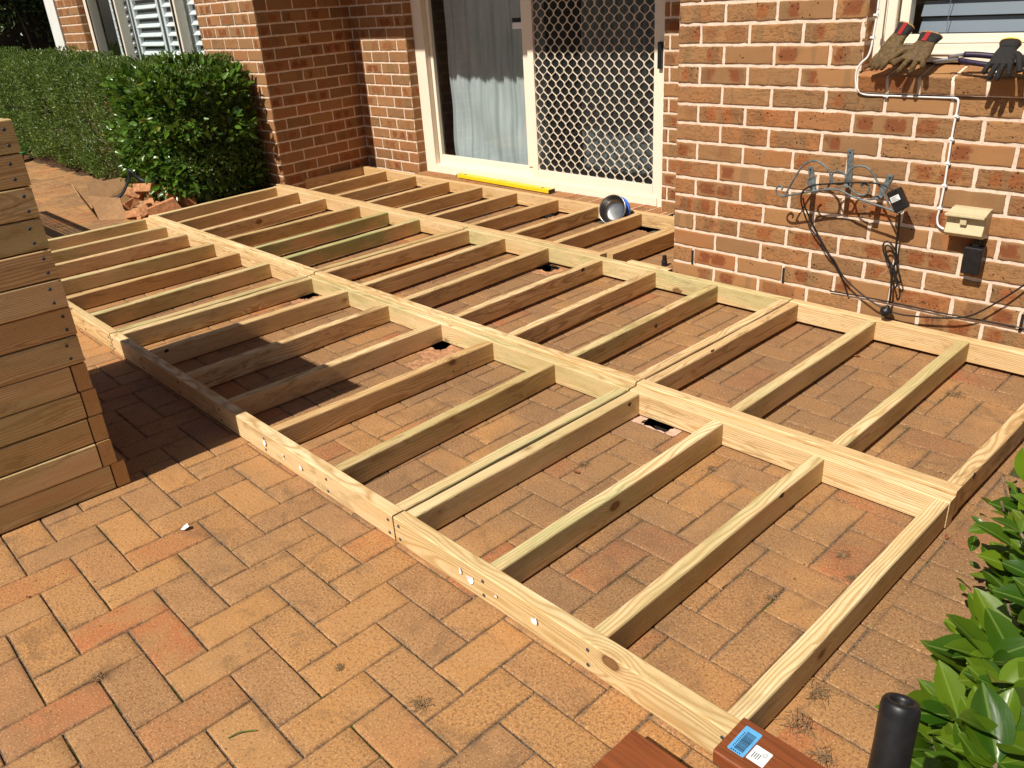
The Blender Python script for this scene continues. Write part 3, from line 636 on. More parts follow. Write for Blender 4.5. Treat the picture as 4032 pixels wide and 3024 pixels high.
for a in ((4, 0, 1.577, .097, .013), (1, 2, .842, .086, .010), (4, 3, 1.285, .094, .011), (4, 3, 1.70, .097, .008), (2, 4, .863, .037, .010), (5, 3, 2.103, .092, .013), (1, 0, 1.039, .070, .009), (1, 1, .549, .070, .012), (2, 1, .11, .08, .010), (2, 3, .328, .06, .012), (5, 5, 1.75, .055, .010), (6, 3, 1.61, .06, .010)): knot(*a)
stamp(2, 3, .42, False); stamp(2, 4, .95, False); stamp(5, 4, 1.9, False); stamp(1, 1, .6, False); stamp(5, 2, 1.8, False)
ex = timber('loose_joist', (-2.325, W2 + .07, Z2 - .046), (-2.325, W3 + .04, Z2 - .046), None, tint=(0, .5, .2)); tag(ex, 'loose orange pine joist lying against the right end of the frame in the recess', 'joist')
ex = timber('timber_offcut', (-2.165, 2.362, .052), (-1.89, 2.362, .052), None, tint=(.1, .25, .3)); tag(ex, 'short pine offcut lying behind the middle row next to the wall corner', 'offcut')

# ---- stack of frames at the left
ORD = ['topmost', 'second', 'third', 'fourth', 'fifth', 'sixth', 'seventh', 'eighth', 'ninth', 'tenth', 'eleventh', 'twelfth', 'thirteenth']
LOOK = ['dark stamp', 'two screws', 'splintered lower half', 'two screws under a sunlit edge', 'large dark knot at its left', 'round knot', 'rough saw marks', 'oval stain', 'end grain showing, no screws', 'wavy dark grain', 'chipped top edge', 'grey green face', 'standing on the paving']
sr = random.Random(12)
for k in range(13):
    zb = (12 - k) * .0942 + .003; zc = zb + .0455; dx = sr.uniform(-.004, .004); dyy = sr.uniform(-.003, .003); xf = -2.14 + dx; low = k >= 8
    ye = -.440 + dyy + (.022 if k == 12 else 0)
    t = thing('deck_frame', '%s pine frame from the top of the tall stack, %s' % (ORD[k], LOOK[k]) if k else 'topmost pine frame of the tall timber stack, with a dark stamp', 'deck frame', (xf - .58, -1.1, zb), 'pine deck frames piled in the tall stack')
    tint = (sr.choice([0, .1, .35]), sr.uniform(.22, .6), sr.uniform(.5, 1)); yr = ye - (.050 if low else 0)
    hh = sr.uniform(.0895, .0925)
    r1 = timber('rail', (xf - .0225, -1.66, zc), (xf - .0225, yr, zc), t, tint=tint, h=hh); timber('rail', (xf - 1.15, -1.66, zc), (xf - 1.15, yr, zc), t, tint=tint)
    xi = xf if low else xf - .046
    timber('joist', (xf - (1.17 if low else 1.126), ye - .0225, zc), (xi, ye - .0225, zc), t, tint=(0, .75, .4) if low else tint)
    for yy in (-.85, -1.25, -1.635): timber('joist', (xf - 1.126, yy, zc), (xf - .046, yy, zc), t, tint=tint)
    if not low: screws(r1, [(xf + .0006, ye - .026 - (.012 if k % 2 else 0), zc + dz) for dz in (.021, -.023)], 'x')
# slatted table behind the stack (throws the barred shadow)
tb = thing('slatted_shadow_caster', 'unseen slatted stand-in behind the timber stack, added to throw a striped shadow on the paving', 'shadow caster', (-6.85, .06, 0))
sl2 = []
for k in range(22): sl2.append(boxg(-7.42 + k * .055, -7.42 + k * .055 + .034, -.14, .20, .72, .738))
link('caster_slats', mesh('caster_slats', *join(sl2 + [boxg(-7.45, -6.2, -.02, .05, .70, .7195), boxg(-7.45, -6.2, -.17, -.141, .70, .738), boxg(-7.45, -6.2, .201, .23, .70, .738)]), FENCE), tb)
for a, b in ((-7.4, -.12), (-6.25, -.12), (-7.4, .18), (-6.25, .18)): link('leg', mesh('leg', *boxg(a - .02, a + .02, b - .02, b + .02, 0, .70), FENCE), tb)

# ================================================================== MERBAU
ob = bevbox('merbau_board', -.173, 1.1, -.33, -.100, .0, .064, MERBAU, None, .003); tag(ob, 'wide dark red merbau board lying lower at the bottom edge, without a sticker', 'board')
ob = bevbox('merbau_bearer', .04, 1.1, -.045, .04, .0, .0625, MERBAU, None, .003); tag(ob, 'merbau block under the stickered board at the frame corner', 'board')
mb = bevbox('merbau_board', -.008, 1.15, -.060, .052, .065, .101, MERBAU, None, .004, 3); tag(mb, 'dark red merbau board with blue and white stickers butting against the frame corner', 'board')
def on_mb(name, x0, x1, y0, y1, z, mat, par=None, ang=0.):
    c = Vector(((x0 + x1) / 2, (y0 + y1) / 2, z)); V, Fq = boxg(x0 - c.x, x1 - c.x, y0 - c.y, y1 - c.y, 0, .0006); return V, Fq, c
def sticker(cx, cy, wx, wy, z, mat, rad, marks, inkmat, label):
    P = rsec(wx, wy, rad, 4); V = [(a, b, 0) for a, b in P] + [(a, b, .0004) for a, b in P]; n = len(P); Fq = [tuple(range(n, 2 * n))] + [(i, (i + 1) % n, n + (i + 1) % n, n + i) for i in range(n)]
    st = thing('sticker', label, 'sticker', (cx, cy, z)); M = Matrix.Translation((cx, cy, z)) @ Matrix.Rotation(math.radians(0), 4, 'Z')
    link('paper', mesh('paper', V, Fq, mat), st, M); link('print', mesh('print', *join(marks), inkmat), st, M); return st
br = random.Random(3); marks = []; y = -.027
while y < .022:
    wd = br.choice([.0006, .0011, .0017]); marks.append(boxg(-.008, .012, y, y + wd, .0004, .0007)); y += wd + br.choice([.0007, .0012])
for i in range(9): marks.append(boxg(-.0125, -.0100, -.024 + i * .005, -.0215 + i * .005, .0004, .0007))
for i in range(5): marks.append(boxg(-.011 + i * .0045, -.0085 + i * .0045, -.0335, -.0305, .0004, .0007))
sticker(.027, -.001, .036, .072, .1012, LBLUE, .003, marks, LBLK, 'light blue barcode sticker on the merbau board')
marks = [boxg(-.012 + i * .0042, -.0105 + i * .0042, -.012 + (i % 2) * .002, .004, .0004, .0007) for i in range(4)]
marks += [tube([(.004, .006, .0006), (.009, .013, .0006), (.011, .006, .0006), (.006, .002, .0006), (.004, .008, .0006)], .0004, 4, 4)]
sticker(.066, -.012, .036, .040, .1012, PAPER, .002, marks, LBLK, 'white square sticker with small print beside the barcode sticker')

# ================================================================== SMALL THINGS
# spirit level
lv = thing('spirit_level', 'yellow spirit level lying on the brick sill below the sliding door', 'spirit level', (-4.25, 3.37, .1))
R = Matrix.Rotation(math.radians(-2.2), 4, 'Z'); Mv = Matrix.Translation((-4.262, 3.372, .116)) @ R
def lvp(name, geo, mat): return link(name, mesh(name, *geo, mat), lv, Mv)
lvp('body', join([boxg(-.56, -.045, -.03, .03, -.0125, .0125), boxg(.045, .555, -.03, .03, -.0125, .0125), boxg(-.0449, .0449, -.03, -.008, -.0125, .0125), boxg(-.0449, .0449, .012, .03, -.0125, .0125)]), YELLOW)
lvp('end_cap', boxg(.5551, .562, -.031, .031, -.013, .013), RUBBER); lvp('end_cap', boxg(-.567, -.5601, -.031, .031, -.013, .013), RUBBER)
lvp('vial', tube([(-.04, .002, .003), (.04, .002, .003)], .009, 12, 1, False), GREENP); lvp('hole', join([tube([(x, 0, .0126), (x, 0, .0131)], .014, 18, 1, False) for x in (-.48, .46)]), RUBBER)
# dog bowl, tilted on its edge
bw = thing('dog_bowl', 'stainless steel dog bowl with blue rubber rim tipped between two joists', 'bowl', (-2.93, 3.17, .06))
ax = Vector((.16, -.90, .42)).normalized(); Mb = Matrix.Translation((-2.875, 3.07, .140)) @ ax.to_track_quat('Z', 'Y').to_matrix().to_4x4() @ Matrix.Scale(.95, 4)
prof = [(.0, -.055), (.05, -.056), (.078, -.05), (.088, -.03), (.094, .0), (.098, .012), (.1035, .014), (.104, .010), (.099, .006), (.094, -.03), (.085, -.056), (.0, -.062)]
link('bowl', mesh('bowl', *lathe(prof, 48), BOWLS, True), bw, Mb)
link('rim', mesh('rim', *lathe([(.080, -.066), (.104, -.068), (.106, -.050), (.097, -.044), (.080, -.066)], 48), BLUE, True), bw, Mb)
# peg
tag(link('black_peg', mesh('black_peg', *lathe([(0, .062), (.011, .062), (.012, .055), (.014, .03), (.016, .028), (.017, 0), (0, 0)], 16), RUBBER), None, Matrix.Translation((-2.134, 2.642, 0))), 'small black plastic peg standing on the paving near the wall corner', 'peg')
tag(link('bolt', mesh('bolt', *lathe([(0, .06), (.009, .058), (.009, .05), (.0045, .049), (.0045, 0), (0, 0)], 10), STEEL), None, Matrix.Translation((-2.43, 2.44, 0))), 'small steel bolt standing upright inside the recess frame', 'bolt')
# paper scraps on the front rail
def scrap(x, z, s, seed, ly=-.0012):
    rq = random.Random(seed); n = 7; s *= 1.5; V = [(0, 0, 0)]; 
    for i in range(n):
        a = 2 * math.pi * i / n; r = s * rq.uniform(.55, 1.2); V.append((r * math.cos(a) * .8, -rq.uniform(0, .006), r * math.sin(a)))
    Fq = [(0, 1 + i, 1 + (i + 1) % n) for i in range(n)]; return link('paper_scrap', mesh('paper_scrap', V, Fq, PAPER), None, Matrix.Translation((x, ly, z)))
# wall electrics
cb = tag(link('cable_conduit', mesh('cable_conduit', *tube([(-0.926, 2.330, 1.9), (-0.926, 2.327, 1.371), (-0.924, 2.324, 1.312), (-0.927, 2.321, 1.24), (-0.93, 2.32, 1.19), (-0.938, 2.316, 1.155), (-0.955, 2.308, 1.135), (-0.970, 2.306, 1.11), (-0.973, 2.308, 1.075), (-0.962, 2.310, 1.035), (-0.935, 2.320, 1.014), (-0.848, 2.322, 1.012), (-0.74, 2.322, 1.012), (-0.627, 2.322, 1.012), (-0.591, 2.320, 1.012), (-0.577, 2.319, 1.002), (-0.576, 2.319, 0.965), (-0.578, 2.319, 0.924), (-0.579, 2.319, 0.861), (-0.578, 2.319, 0.774), (-0.577, 2.319, 0.691), (-0.58, 2.319, 0.6), (-0.583, 2.319, 0.562), (-0.575, 2.319, 0.533), (-0.55, 2.315, 0.522)], .0042, 8, 5), CONDW, True)), 'white electrical cable running down the brick wall from the window to the beige box', 'cable')
for p in [(-.926, 1.305), (-.929, 1.225), (-.848, 1.012), (-.575, .949), (-.579, .866), (-.578, .776), (-.577, .691), (-.58, .603)]:
    o = sub('clip', mesh('clip', *join([boxg(p[0] - .008, p[0] + .007, 2.312, 2.3275, p[1] - .0035, p[1] + .0035), tube([(p[0] + .008, 2.325, p[1] - .004), (p[0] + .008, 2.312, p[1] - .004)], .0028, 6, 1, False)]), CONDW), cb)
pb = thing('power_outlet', 'beige weatherproof power outlet box mounted on the brick wall', 'outlet', (-.45, 2.329, .55))
prf = [(2.328, .508), (2.262, .516), (2.250, .530), (2.262, .566), (2.262, .592), (2.244, .600), (2.300, .618), (2.328, .620)]
V = [(x, y, z) for x in (-.528, -.392) for y, z in prf]; n = len(prf); Fq = [(i, (i + 1) % n, n + (i + 1) % n, n + i) for i in range(n)] + [tuple(range(n - 1, -1, -1)), tuple(range(n, 2 * n))]
bx = link('body', mesh('body', V, Fq, BOXCREAM), pb); md = bx.modifiers.new('b', 'BEVEL'); md.width = .002; md.segments = 2
bevbox('hood', -.531, -.389, 2.236, 2.262, .596, .606, BOXCREAM, pb, .002)
bevbox('switch', -.476, -.452, 2.246, 2.264, .565, .592, BOXCREAM, pb, .003)
bevbox('button', -.506, -.499, 2.256, 2.264, .572, .578, BOXCREAM, pb, .002)
tr_ = thing('power_adaptor', 'black plug-in transformer hanging below the beige outlet box', 'adaptor', (-.42, 2.3, .43))
bevbox('body', -.452, -.384, 2.270, 2.322, .372, .478, RUBBER, tr_, .006, 3); bevbox('plug', -.43, -.405, 2.285, 2.315, .4785, .5065, RUBBER, tr_, .003)
# ---------------- hose hanger
hb = thing('hose_hanger', 'weathered grey scrolled iron hose hanger screwed to the brick wall', 'hose hanger', (-.95, 2.329, .68))
SC = dict(
 loopL=[(-1.167, .605), (-1.179, .607), (-1.158, .656), (-1.121, .725), (-1.096, .75), (-1.065, .759), (-1.027, .75), (-.997, .724), (-.987, .694), (-.993, .661), (-1.022, .641), (-1.057, .641), (-1.08, .661), (-1.082, .68), (-1.069, .693)],
 curlL=[(-1.199, .624), (-1.196, .635), (-1.208, .642), (-1.222, .632), (-1.224, .613), (-1.208, .6), (-1.178, .6)],
 base=[(-1.178, .601), (-1.083, .628), (-1.002, .648), (-.942, .653), (-.894, .637), (-.827, .62), (-.749, .605), (-.695, .592)],
 ring=[(-.955, .728), (-.934, .724), (-.922, .705), (-.929, .682), (-.949, .675), (-.97, .679), (-.982, .699), (-.975, .721), (-.955, .728)],
 loopR=[(-.849, .671), (-.854, .68), (-.845, .689), (-.829, .684), (-.82, .668), (-.831, .648), (-.855, .642), (-.89, .657), (-.912, .689), (-.917, .72), (-.9, .745), (-.87, .756), (-.838, .752), (-.813, .73), (-.786, .693), (-.756, .651), (-.721, .6), (-.695, .592)],
 curlR=[(-.699, .618), (-.703, .626), (-.695, .634), (-.68, .626), (-.674, .612), (-.681, .597), (-.693, .594)])
for k, pts in SC.items():
    g = .005 if k.startswith('loop') or k == 'ring' else 0
    link('scroll', mesh('scroll', *tube([(x, 2.205 + g, z) for x, z in pts], .0042, 8, 6), IRON, True), hb)
for (xt, zt_), (xb, zb_) in zip([(-.968, .788), (-1.138, .702), (-.788, .701)], [(-.959, .658), (-1.115, .621), (-.818, .625)]):
    w_ = .0128; dx = (xb - xt); V = []
    pth = [(xt, 2.3255, zt_ + .008), (xb, 2.3255, zb_), (xb + dx * .1, 2.30, zb_ - .012), (xb + dx * .2 , 2.212, zb_ + .0)]
    for p in pth: V += [(p[0] - w_, p[1], p[2]), (p[0] + w_, p[1], p[2]), (p[0] + w_, p[1] - .003, p[2] - .0005), (p[0] - w_, p[1] - .003, p[2] - .0005)]
    Fq = [(i * 4 + j, i * 4 + (j + 1) % 4, (i + 1) * 4 + (j + 1) % 4, (i + 1) * 4 + j) for i in range(3) for j in range(4)] + [(3, 2, 1, 0), (12, 13, 14, 15)]
    ro = link('bracket', mesh('bracket', V, Fq, IRON), hb); md = ro.modifiers.new('b', 'BEVEL'); md.width = .0012; md.segments = 2
    sub('screw', mesh('screw', *join([tube([(xt + dx * .08, 2.3225, zt_ - .004), (xt + dx * .08, 2.319, zt_ - .004)], .0032, 10, 1, False)]), RUBBER), ro)
# ---------------- black cord
ec = thing('extension_cord', 'black extension cord with adaptor draped on the hose hanger and trailing down the wall', 'cord', (-.7, 2.3, .4))
def cordp(name, pts, r=.0035): link(name, mesh(name, *tube(pts, r, 7, 5), RUBBER, True), ec)
cordp('cord', [(-.696, 2.2, .653), (-.734, 2.2, .685), (-.797, 2.2, .697), (-.885, 2.2, .69), (-.982, 2.2, .675), (-1.049, 2.2, .662), (-1.089, 2.2, .641), (-1.104, 2.2, .61), (-1.117, 2.24, .56), (-1.117, 2.285, .496), (-1.087, 2.285, .451), (-1.046, 2.285, .409), (-1.013, 2.285, .366), (-.969, 2.285, .331), (-.923, 2.285, .269), (-.855, 2.285, .219), (-.781, 2.285, .178), (-.725, 2.285, .159)])
cordp('cord', [(-1.10, 2.21, .60), (-1.11, 2.26, .545), (-1.09, 2.30, .47), (-1.045, 2.305, .40), (-.99, 2.305, .33), (-.94, 2.305, .262), (-.915, 2.31, .21), (-.90, 2.315, .17)])
cordp('cord', [(-.704, 2.285, .152), (-.645, 2.285, .149), (-.564, 2.285, .158), (-.475, 2.285, .174), (-.402, 2.285, .197), (-.351, 2.285, .234), (-.282, 2.29, .302), (-.189, 2.3, .407)])
cordp('cord', [(-.986, 2.318, .174), (-.845, 2.318, .180), (-.677, 2.318, .181), (-.488, 2.318, .179), (-.314, 2.318, .184), (-.172, 2.318, .183), (0, 2.318, .17)], .0028)
cordp('cord', [(-.693, 2.22, .594), (-.701, 2.25, .549), (-.715, 2.29, .48), (-.714, 2.29, .428), (-.708, 2.29, .376), (-.715, 2.29, .308), (-.709, 2.29, .241), (-.708, 2.29, .186)], .0045)
cordp('coil', [(-.712, 2.285, .417), (-.745, 2.285, .447), (-.765, 2.285, .434), (-.757, 2.285, .396), (-.725, 2.285, .348), (-.692, 2.285, .3), (-.677, 2.285, .283), (-.677, 2.285, .303), (-.696, 2.285, .347), (-.716, 2.285, .403), (-.739, 2.282, .432), (-.754, 2.28, .423), (-.735, 2.278, .379), (-.704, 2.278, .338), (-.683, 2.275, .282), (-.69, 2.27, .262), (-.70, 2.27, .29), (-.72, 2.27, .34)])
M = Matrix.Translation((-.703, 2.215, .640)) @ Matrix.Rotation(math.radians(-32), 4, 'Y')
V, Fq = boxg(-.026, .026, -.019, .019, -.043, .043); ad = link('adaptor', mesh('adaptor', V, Fq, RUBBER), ec, M); md = ad.modifiers.new('b', 'BEVEL'); md.width = .006; md.segments = 3
sub('label', mesh('label', *boxg(-.018, .018, -.0202, -.0194, -.002, .020), PAPER), ad)
sub('print', mesh('print', *join([boxg(-.015, .014 - .005 * (k % 3), -.0208, -.0203, .001 + k * .0045, .0025 + k * .0045) for k in range(4)]), LBLK), ad)
link('plug', mesh('plug', *join([lathe([(0, .022), (.008, .022), (.010, .012), (.022, .008), (.024, .0), (.023, -.018), (.017, -.022), (0, -.022)], 20), tube([(-.006, 0, -.021), (-.006, 0, -.036)], .002, 5, 1, False), tube([(.006, 0, -.021), (.006, 0, -.036)], .002, 5, 1, False)]), RUBBER, True), ec, Matrix.Translation((-.713, 2.28, .155)) @ Matrix.Rotation(math.radians(12), 4, 'Y'))

# ---------------- gloves
def skin_obj(name, chains, mat, par, sub_lv=2):
    """chains: list of [(co, radius)...]; first vertex of every later chain is bridged to vertex index given as int first item"""
    V = []; E = []; Rr = []
    for ch in chains:
        prev = None
        if isinstance(ch[0], int): prev = ch[0]; ch = ch[1:]
        for co, r in ch:
            V.append(co); Rr.append(r); i = len(V) - 1
            if prev is not None: E.append((prev, i))
            prev = i
    me = bpy.data.meshes.new(name); me.from_pydata(V, E, []); me.materials.append(mat); o = link(name, me, par)
    me.skin_vertices or None
    md = o.modifiers.new('s', 'SKIN'); md.use_smooth_shade = True
    for i, sv in enumerate(me.skin_vertices[0].data):
        rr = Rr[i]; sv.radius = (rr, rr) if not isinstance(rr, tuple) else rr
    me.skin_vertices[0].data[0].use_root = True
    s2 = o.modifiers.new('u', 'SUBSURF'); s2.levels = sub_lv; s2.render_levels = sub_lv
    return o
def skin_make(name, chains, mat, par):
    me0 = bpy.data.meshes.new('tmp'); tmp = bpy.data.objects.new('tmp', me0); COL.objects.link(tmp); bpy.context.view_layer.objects.active = tmp
    md = tmp.modifiers.new('s', 'SKIN')      # adds the skin layer
    COL.objects.unlink(tmp); bpy.data.objects.remove(tmp)
    return None
def blob(geos):
    return join(geos)
def palm_geo(rows, k=20):
    """rows: list of (centre, half-width vector, half-thickness vector)"""
    V = []; F = []
    for c, a, b in rows:
        for j in range(k):
            th = 2 * math.pi * j / k; ct, st = math.cos(th), math.sin(th); ex = .75
            V.append(Vector(c) + Vector(a) * math.copysign(abs(ct) ** ex, ct) + Vector(b) * math.copysign(abs(st) ** ex, st))
    n = len(rows)
    for i in range(n - 1):
        for j in range(k): F.append((i * k + j, i * k + (j + 1) % k, (i + 1) * k + (j + 1) % k, (i + 1) * k + j))
    F.append(tuple((n - 1) * k + j for j in range(k))); F.append(tuple(range(k - 1, -1, -1))); return V, F
def glove(label, cuff, palm, kn, tips, thumb, mat, cuffmat, rim, strap=None, fr=.0105, group=None):
    """cuff, palm: centres ; kn/tips: knuckle & tip points of four fingers ; thumb = (root, mid, tip)"""
    t = thing('glove', label, 'glove', tuple(palm), group); cuff, palm = Vector(cuff), Vector(palm); K = [Vector(k) for k in kn]; kc = sum(K, Vector()) / 4
    wide = (K[3] - K[0]).normalized(); ax_ = (kc - cuff).normalized(); nrm = wide.cross(ax_).normalized(); hw = (K[3] - K[0]).length / 2 + fr * .95
    rows = []
    for s, wf, tf in ((.12, .76, .015), (.3, .76, .015), (.5, .90, .016), (.75, 1.02, .015), (.95, 1.0, .012), (1.06, .92, .008)):
        c = cuff.lerp(kc, s); rows.append((c, wide * hw * wf, nrm * tf))
    geos = [palm_geo(rows)]
    for i, (k_, tp) in enumerate(zip(K, tips)):
        tp = Vector(tp); st = k_.lerp(palm, .35); mid = k_.lerp(tp, .5) - nrm * (-.004 if nrm.y < 0 else .004)
        geos.append(tube([st, k_, mid, tp], lambda u, f=fr: f * (1.0 if u < .55 else 1.03 - .12 * (u - .55)) * (1 if u < .93 else .78), 12, 7))
        geos.append(([tp + (tp - mid).normalized() * (fr * .82 * v[2]) + wide * (fr * .80 * v[0]) + nrm * (fr * .80 * v[1]) for v in lathe([(0.999, -.3), (.95, .2), (.7, .65), (.35, .88), (.001, .97)], 12)[0]], lathe([(1, 0), (.9, .3), (.7, .65), (.35, .9), (.001, .98)], 12)[1]))
    a, m_, e = [Vector(x) for x in thumb]
    geos.append(tube([palm.lerp(a, .4), a, m_, e, e + (e - m_).normalized() * .006], lambda u: fr * (1.25 - .25 * u) * (1 if u < .92 else .6), 12, 7))
    b = link('body', mesh('body', *join(geos), mat, True), t)
    rm = b.modifiers.new('r', 'REMESH'); rm.mode = 'VOXEL'; rm.voxel_size = .0016; rm.use_smooth_shade = True
    cs = b.modifiers.new('c', 'SMOOTH'); cs.iterations = 4; cs.factor = .5
    rows = []
    for s, wf, tf in ((.34, .72, .017), (.15, .80, .018), (0., .90, .020), (0., .84, .017), (.10, .72, .013)):
        c = cuff.lerp(kc, s); rows.append((c, wide * hw * wf, nrm * tf))
    g = palm_geo(rows, 24); g = (g[0], g[1][:-1]); link('cuff', mesh('cuff', g[0], g[1], cuffmat, True), t)
    rg = [cuff + wide * hw * .90 * math.cos(q) + nrm * .020 * math.sin(q) for q in [2 * math.pi * i / 20 for i in range(21)]]
    link('hem', mesh('hem', *tube(rg, .0028, 6, 2), rim, True), t)
    if strap:
        c0 = cuff - nrm * .0; s_ = -1 if nrm.y > 0 else 1
        V = []; 
        for s, off in ((.0, .021), (.12, .0195), (.28, .0185), (.36, .018)):
            c = cuff.lerp(kc, s) + nrm * off * s_ * 1.04 + wide * hw * strap; V += [c - wide * .0085, c + wide * .0085]
        link('strap', mesh('strap', V, [(0, 1, 3, 2), (2, 3, 5, 4), (4, 5, 7, 6)], REDT), t)
    return t
glove('dusty tan leather work glove nearest the window corner, red strap, fingers curled left', (-.815, 2.345, 1.262), (-.826, 2.29, 1.195), [(-.873, 2.272, 1.168), (-.858, 2.262, 1.160), (-.840, 2.258, 1.156), (-.822, 2.258, 1.156)], [(-.898, 2.255, 1.128), (-.884, 2.245, 1.118), (-.865, 2.243, 1.120), (-.845, 2.243, 1.120)], ((-.798, 2.285, 1.185), (-.797, 2.265, 1.158), (-.812, 2.25, 1.140)), TAN, BLACKF, TAN2, .15)
glove('dusty tan leather work glove lying over its pair, fingers hanging below the sill edge', (-.716, 2.335, 1.226), (-.728, 2.275, 1.180), [(-.768, 2.250, 1.160), (-.749, 2.246, 1.148), (-.722, 2.246, 1.146), (-.698, 2.250, 1.150)], [(-.806, 2.243, 1.130), (-.780, 2.240, 1.107), (-.735, 2.240, 1.104), (-.694, 2.243, 1.122)], ((-.770, 2.270, 1.185), (-.800, 2.258, 1.168), (-.822, 2.250, 1.148)), TAN, BLACKF, TAN2, -.1)
glove('black knitted glove with yellow hem, fingers hanging over the window sill', (-.445, 2.345, 1.198), (-.436, 2.27, 1.162), [(-.458, 2.232, 1.145), (-.440, 2.228, 1.136), (-.419, 2.228, 1.136), (-.399, 2.232, 1.145)], [(-.478, 2.222, 1.108), (-.455, 2.218, 1.090), (-.429, 2.218, 1.088), (-.394, 2.222, 1.100)], ((-.392, 2.262, 1.168), (-.375, 2.24, 1.150), (-.366, 2.228, 1.120)), BLACKF, BLACKF, YELLOW, None, .0098)
glove('second black knitted glove at the right edge behind the other black glove', (-.345, 2.35, 1.19), (-.345, 2.285, 1.165), [(-.366, 2.262, 1.155), (-.348, 2.256, 1.146), (-.328, 2.256, 1.146), (-.308, 2.26, 1.155)], [(-.372, 2.25, 1.125), (-.352, 2.245, 1.104), (-.33, 2.245, 1.100), (-.305, 2.25, 1.108)], ((-.31, 2.28, 1.17), (-.292, 2.262, 1.15), (-.288, 2.25, 1.13)), BLACKF, BLACKF, YELLOW, None, .0098)
sc = thing('garden_shears', 'garden shears with dark purple handles lying on the sill between the gloves', 'shears', (-.57, 2.29, 1.13))
link('blade', mesh('blade', *tube([(-.685, 2.285, 1.143), (-.655, 2.285, 1.146), (-.615, 2.287, 1.150), (-.59, 2.29, 1.152)], lambda u: .002 + .006 * u, 8, 4, True, .35), STEEL, True), sc)
link('blade', mesh('blade', *tube([(-.675, 2.29, 1.136), (-.64, 2.292, 1.140), (-.60, 2.292, 1.146), (-.575, 2.292, 1.150)], lambda u: .002 + .006 * u, 8, 4, True, .35), STEEL, True), sc)
link('spring', mesh('spring', *tube([(-.625, 2.285, 1.158), (-.60, 2.285, 1.162), (-.575, 2.285, 1.166), (-.565, 2.285, 1.168)], .0055, 8, 4), STEEL, True), sc)
link('handle', mesh('handle', *tube([(-.572, 2.285, 1.166), (-.53, 2.288, 1.165), (-.48, 2.295, 1.160), (-.44, 2.30, 1.155)], .0105, 10, 5), PURPLE, True), sc)
link('handle', mesh('handle', *tube([(-.582, 2.28, 1.147), (-.54, 2.27, 1.141), (-.49, 2.265, 1.135), (-.455, 2.265, 1.130)], .0095, 10, 5), PURPLE, True), sc)

# ---------------- foam handle tube at lower right
hd = thing('foam_handle', 'black foam tube handle rising beside the shrub at the bottom edge', 'handle', (.42, -.44, 0))
A = Vector((.389, -.347, .742)); Bp = Vector((.41, -.42, .55)); D = (A - Bp).normalized()
Mh = Matrix.Translation(A) @ D.to_track_quat('Z', 'Y').to_matrix().to_4x4()
link('grip', mesh('grip', *lathe([(.0105, -.30), (.0105, -.004), (.0125, .0005), (.0170, .0005), (.0195, -.003), (.0205, -.010), (.0198, -.05), (.0206, -.10), (.0199, -.16), (.0206, -.30), (.0105, -.30)], 32), RUBBER, True), hd, Mh)
link('tube', mesh('tube', *lathe([(.0, -.012), (.0100, -.012), (.0100, -.30), (.0100, -.75), (0, -.75)], 20), SCREW, True), hd, Mh)

# ================================================================== PLANTS
def leaf_mesh(name, C, T, N, S, mat, wid=.45, big=False, seed=0):
    """C centres, T tip direction, N normal, S length"""
    rq = np.random.RandomState(seed); n = len(C); T = T / np.linalg.norm(T, axis=1, keepdims=True); B = np.cross(N, T); B /= np.linalg.norm(B, axis=1, keepdims=True) + 1e-9; N = np.cross(T, B)
    if not big:
        L = S[:, None]; W = L * wid * .5; pts = [C, C + T * L * .45 + B * W + N * W * .45, C + T * L - N * L * .12, C + T * L * .45 - B * W + N * W * .45]
        V = np.stack(pts, 1).reshape(-1, 3); k = 4; q = np.array([[0, 1, 2], [0, 2, 3]]); uvl = np.array([[0, 0], [1, .5], [0, 1], [-1, .5]])
    else:
        us = np.linspace(0, 1, 9); prof = np.array([.06, .42, .74, .94, 1., .95, .78, .46, .02]); vs = np.array([-1, -.5, 0, .5, 1]); curl = rq.uniform(.05, .4, n); fold = rq.uniform(.15, .55, n); wv = rq.uniform(-.1, .1, n)
        V = []; uvl = []
        for i, u in enumerate(us):
            for v in vs:
                w_ = prof[i] * wid * .5 * v; a = np.abs(v) * prof[i] * wid * .5
                V.append(C + S[:, None] * (T * (u - .0) + B * w_ + N * (fold * a - curl * u * u * .5 + wv * np.sin(u * 9) * abs(v) * .3)[:, None])); uvl.append((v * prof[i], u))
        V = np.stack(V, 1).reshape(-1, 3); k = 45; uvl = np.array(uvl)
        q = np.array([[i * 5 + j, (i + 1) * 5 + j, (i + 1) * 5 + j + 1, i * 5 + j + 1] for i in range(8) for j in range(4)])
    F = (q[None] + (np.arange(n) * k)[:, None, None]).reshape(-1, q.shape[1]); rn = np.repeat(rq.rand(n, 4), k, 0)
    uv = np.concatenate([np.tile(uvl, (n, 1)), np.repeat(rq.rand(n, 1) * 50, k, 0)], 1)
    return fastmesh(name, V, F, mat, {'buv': ('FLOAT_VECTOR', uv), 'brn': ('FLOAT_COLOR', rn)}, None, big)
def rdir(rq, n):
    v = rq.normal(0, 1, (n, 3)); return v / np.linalg.norm(v, axis=1, keepdims=True)
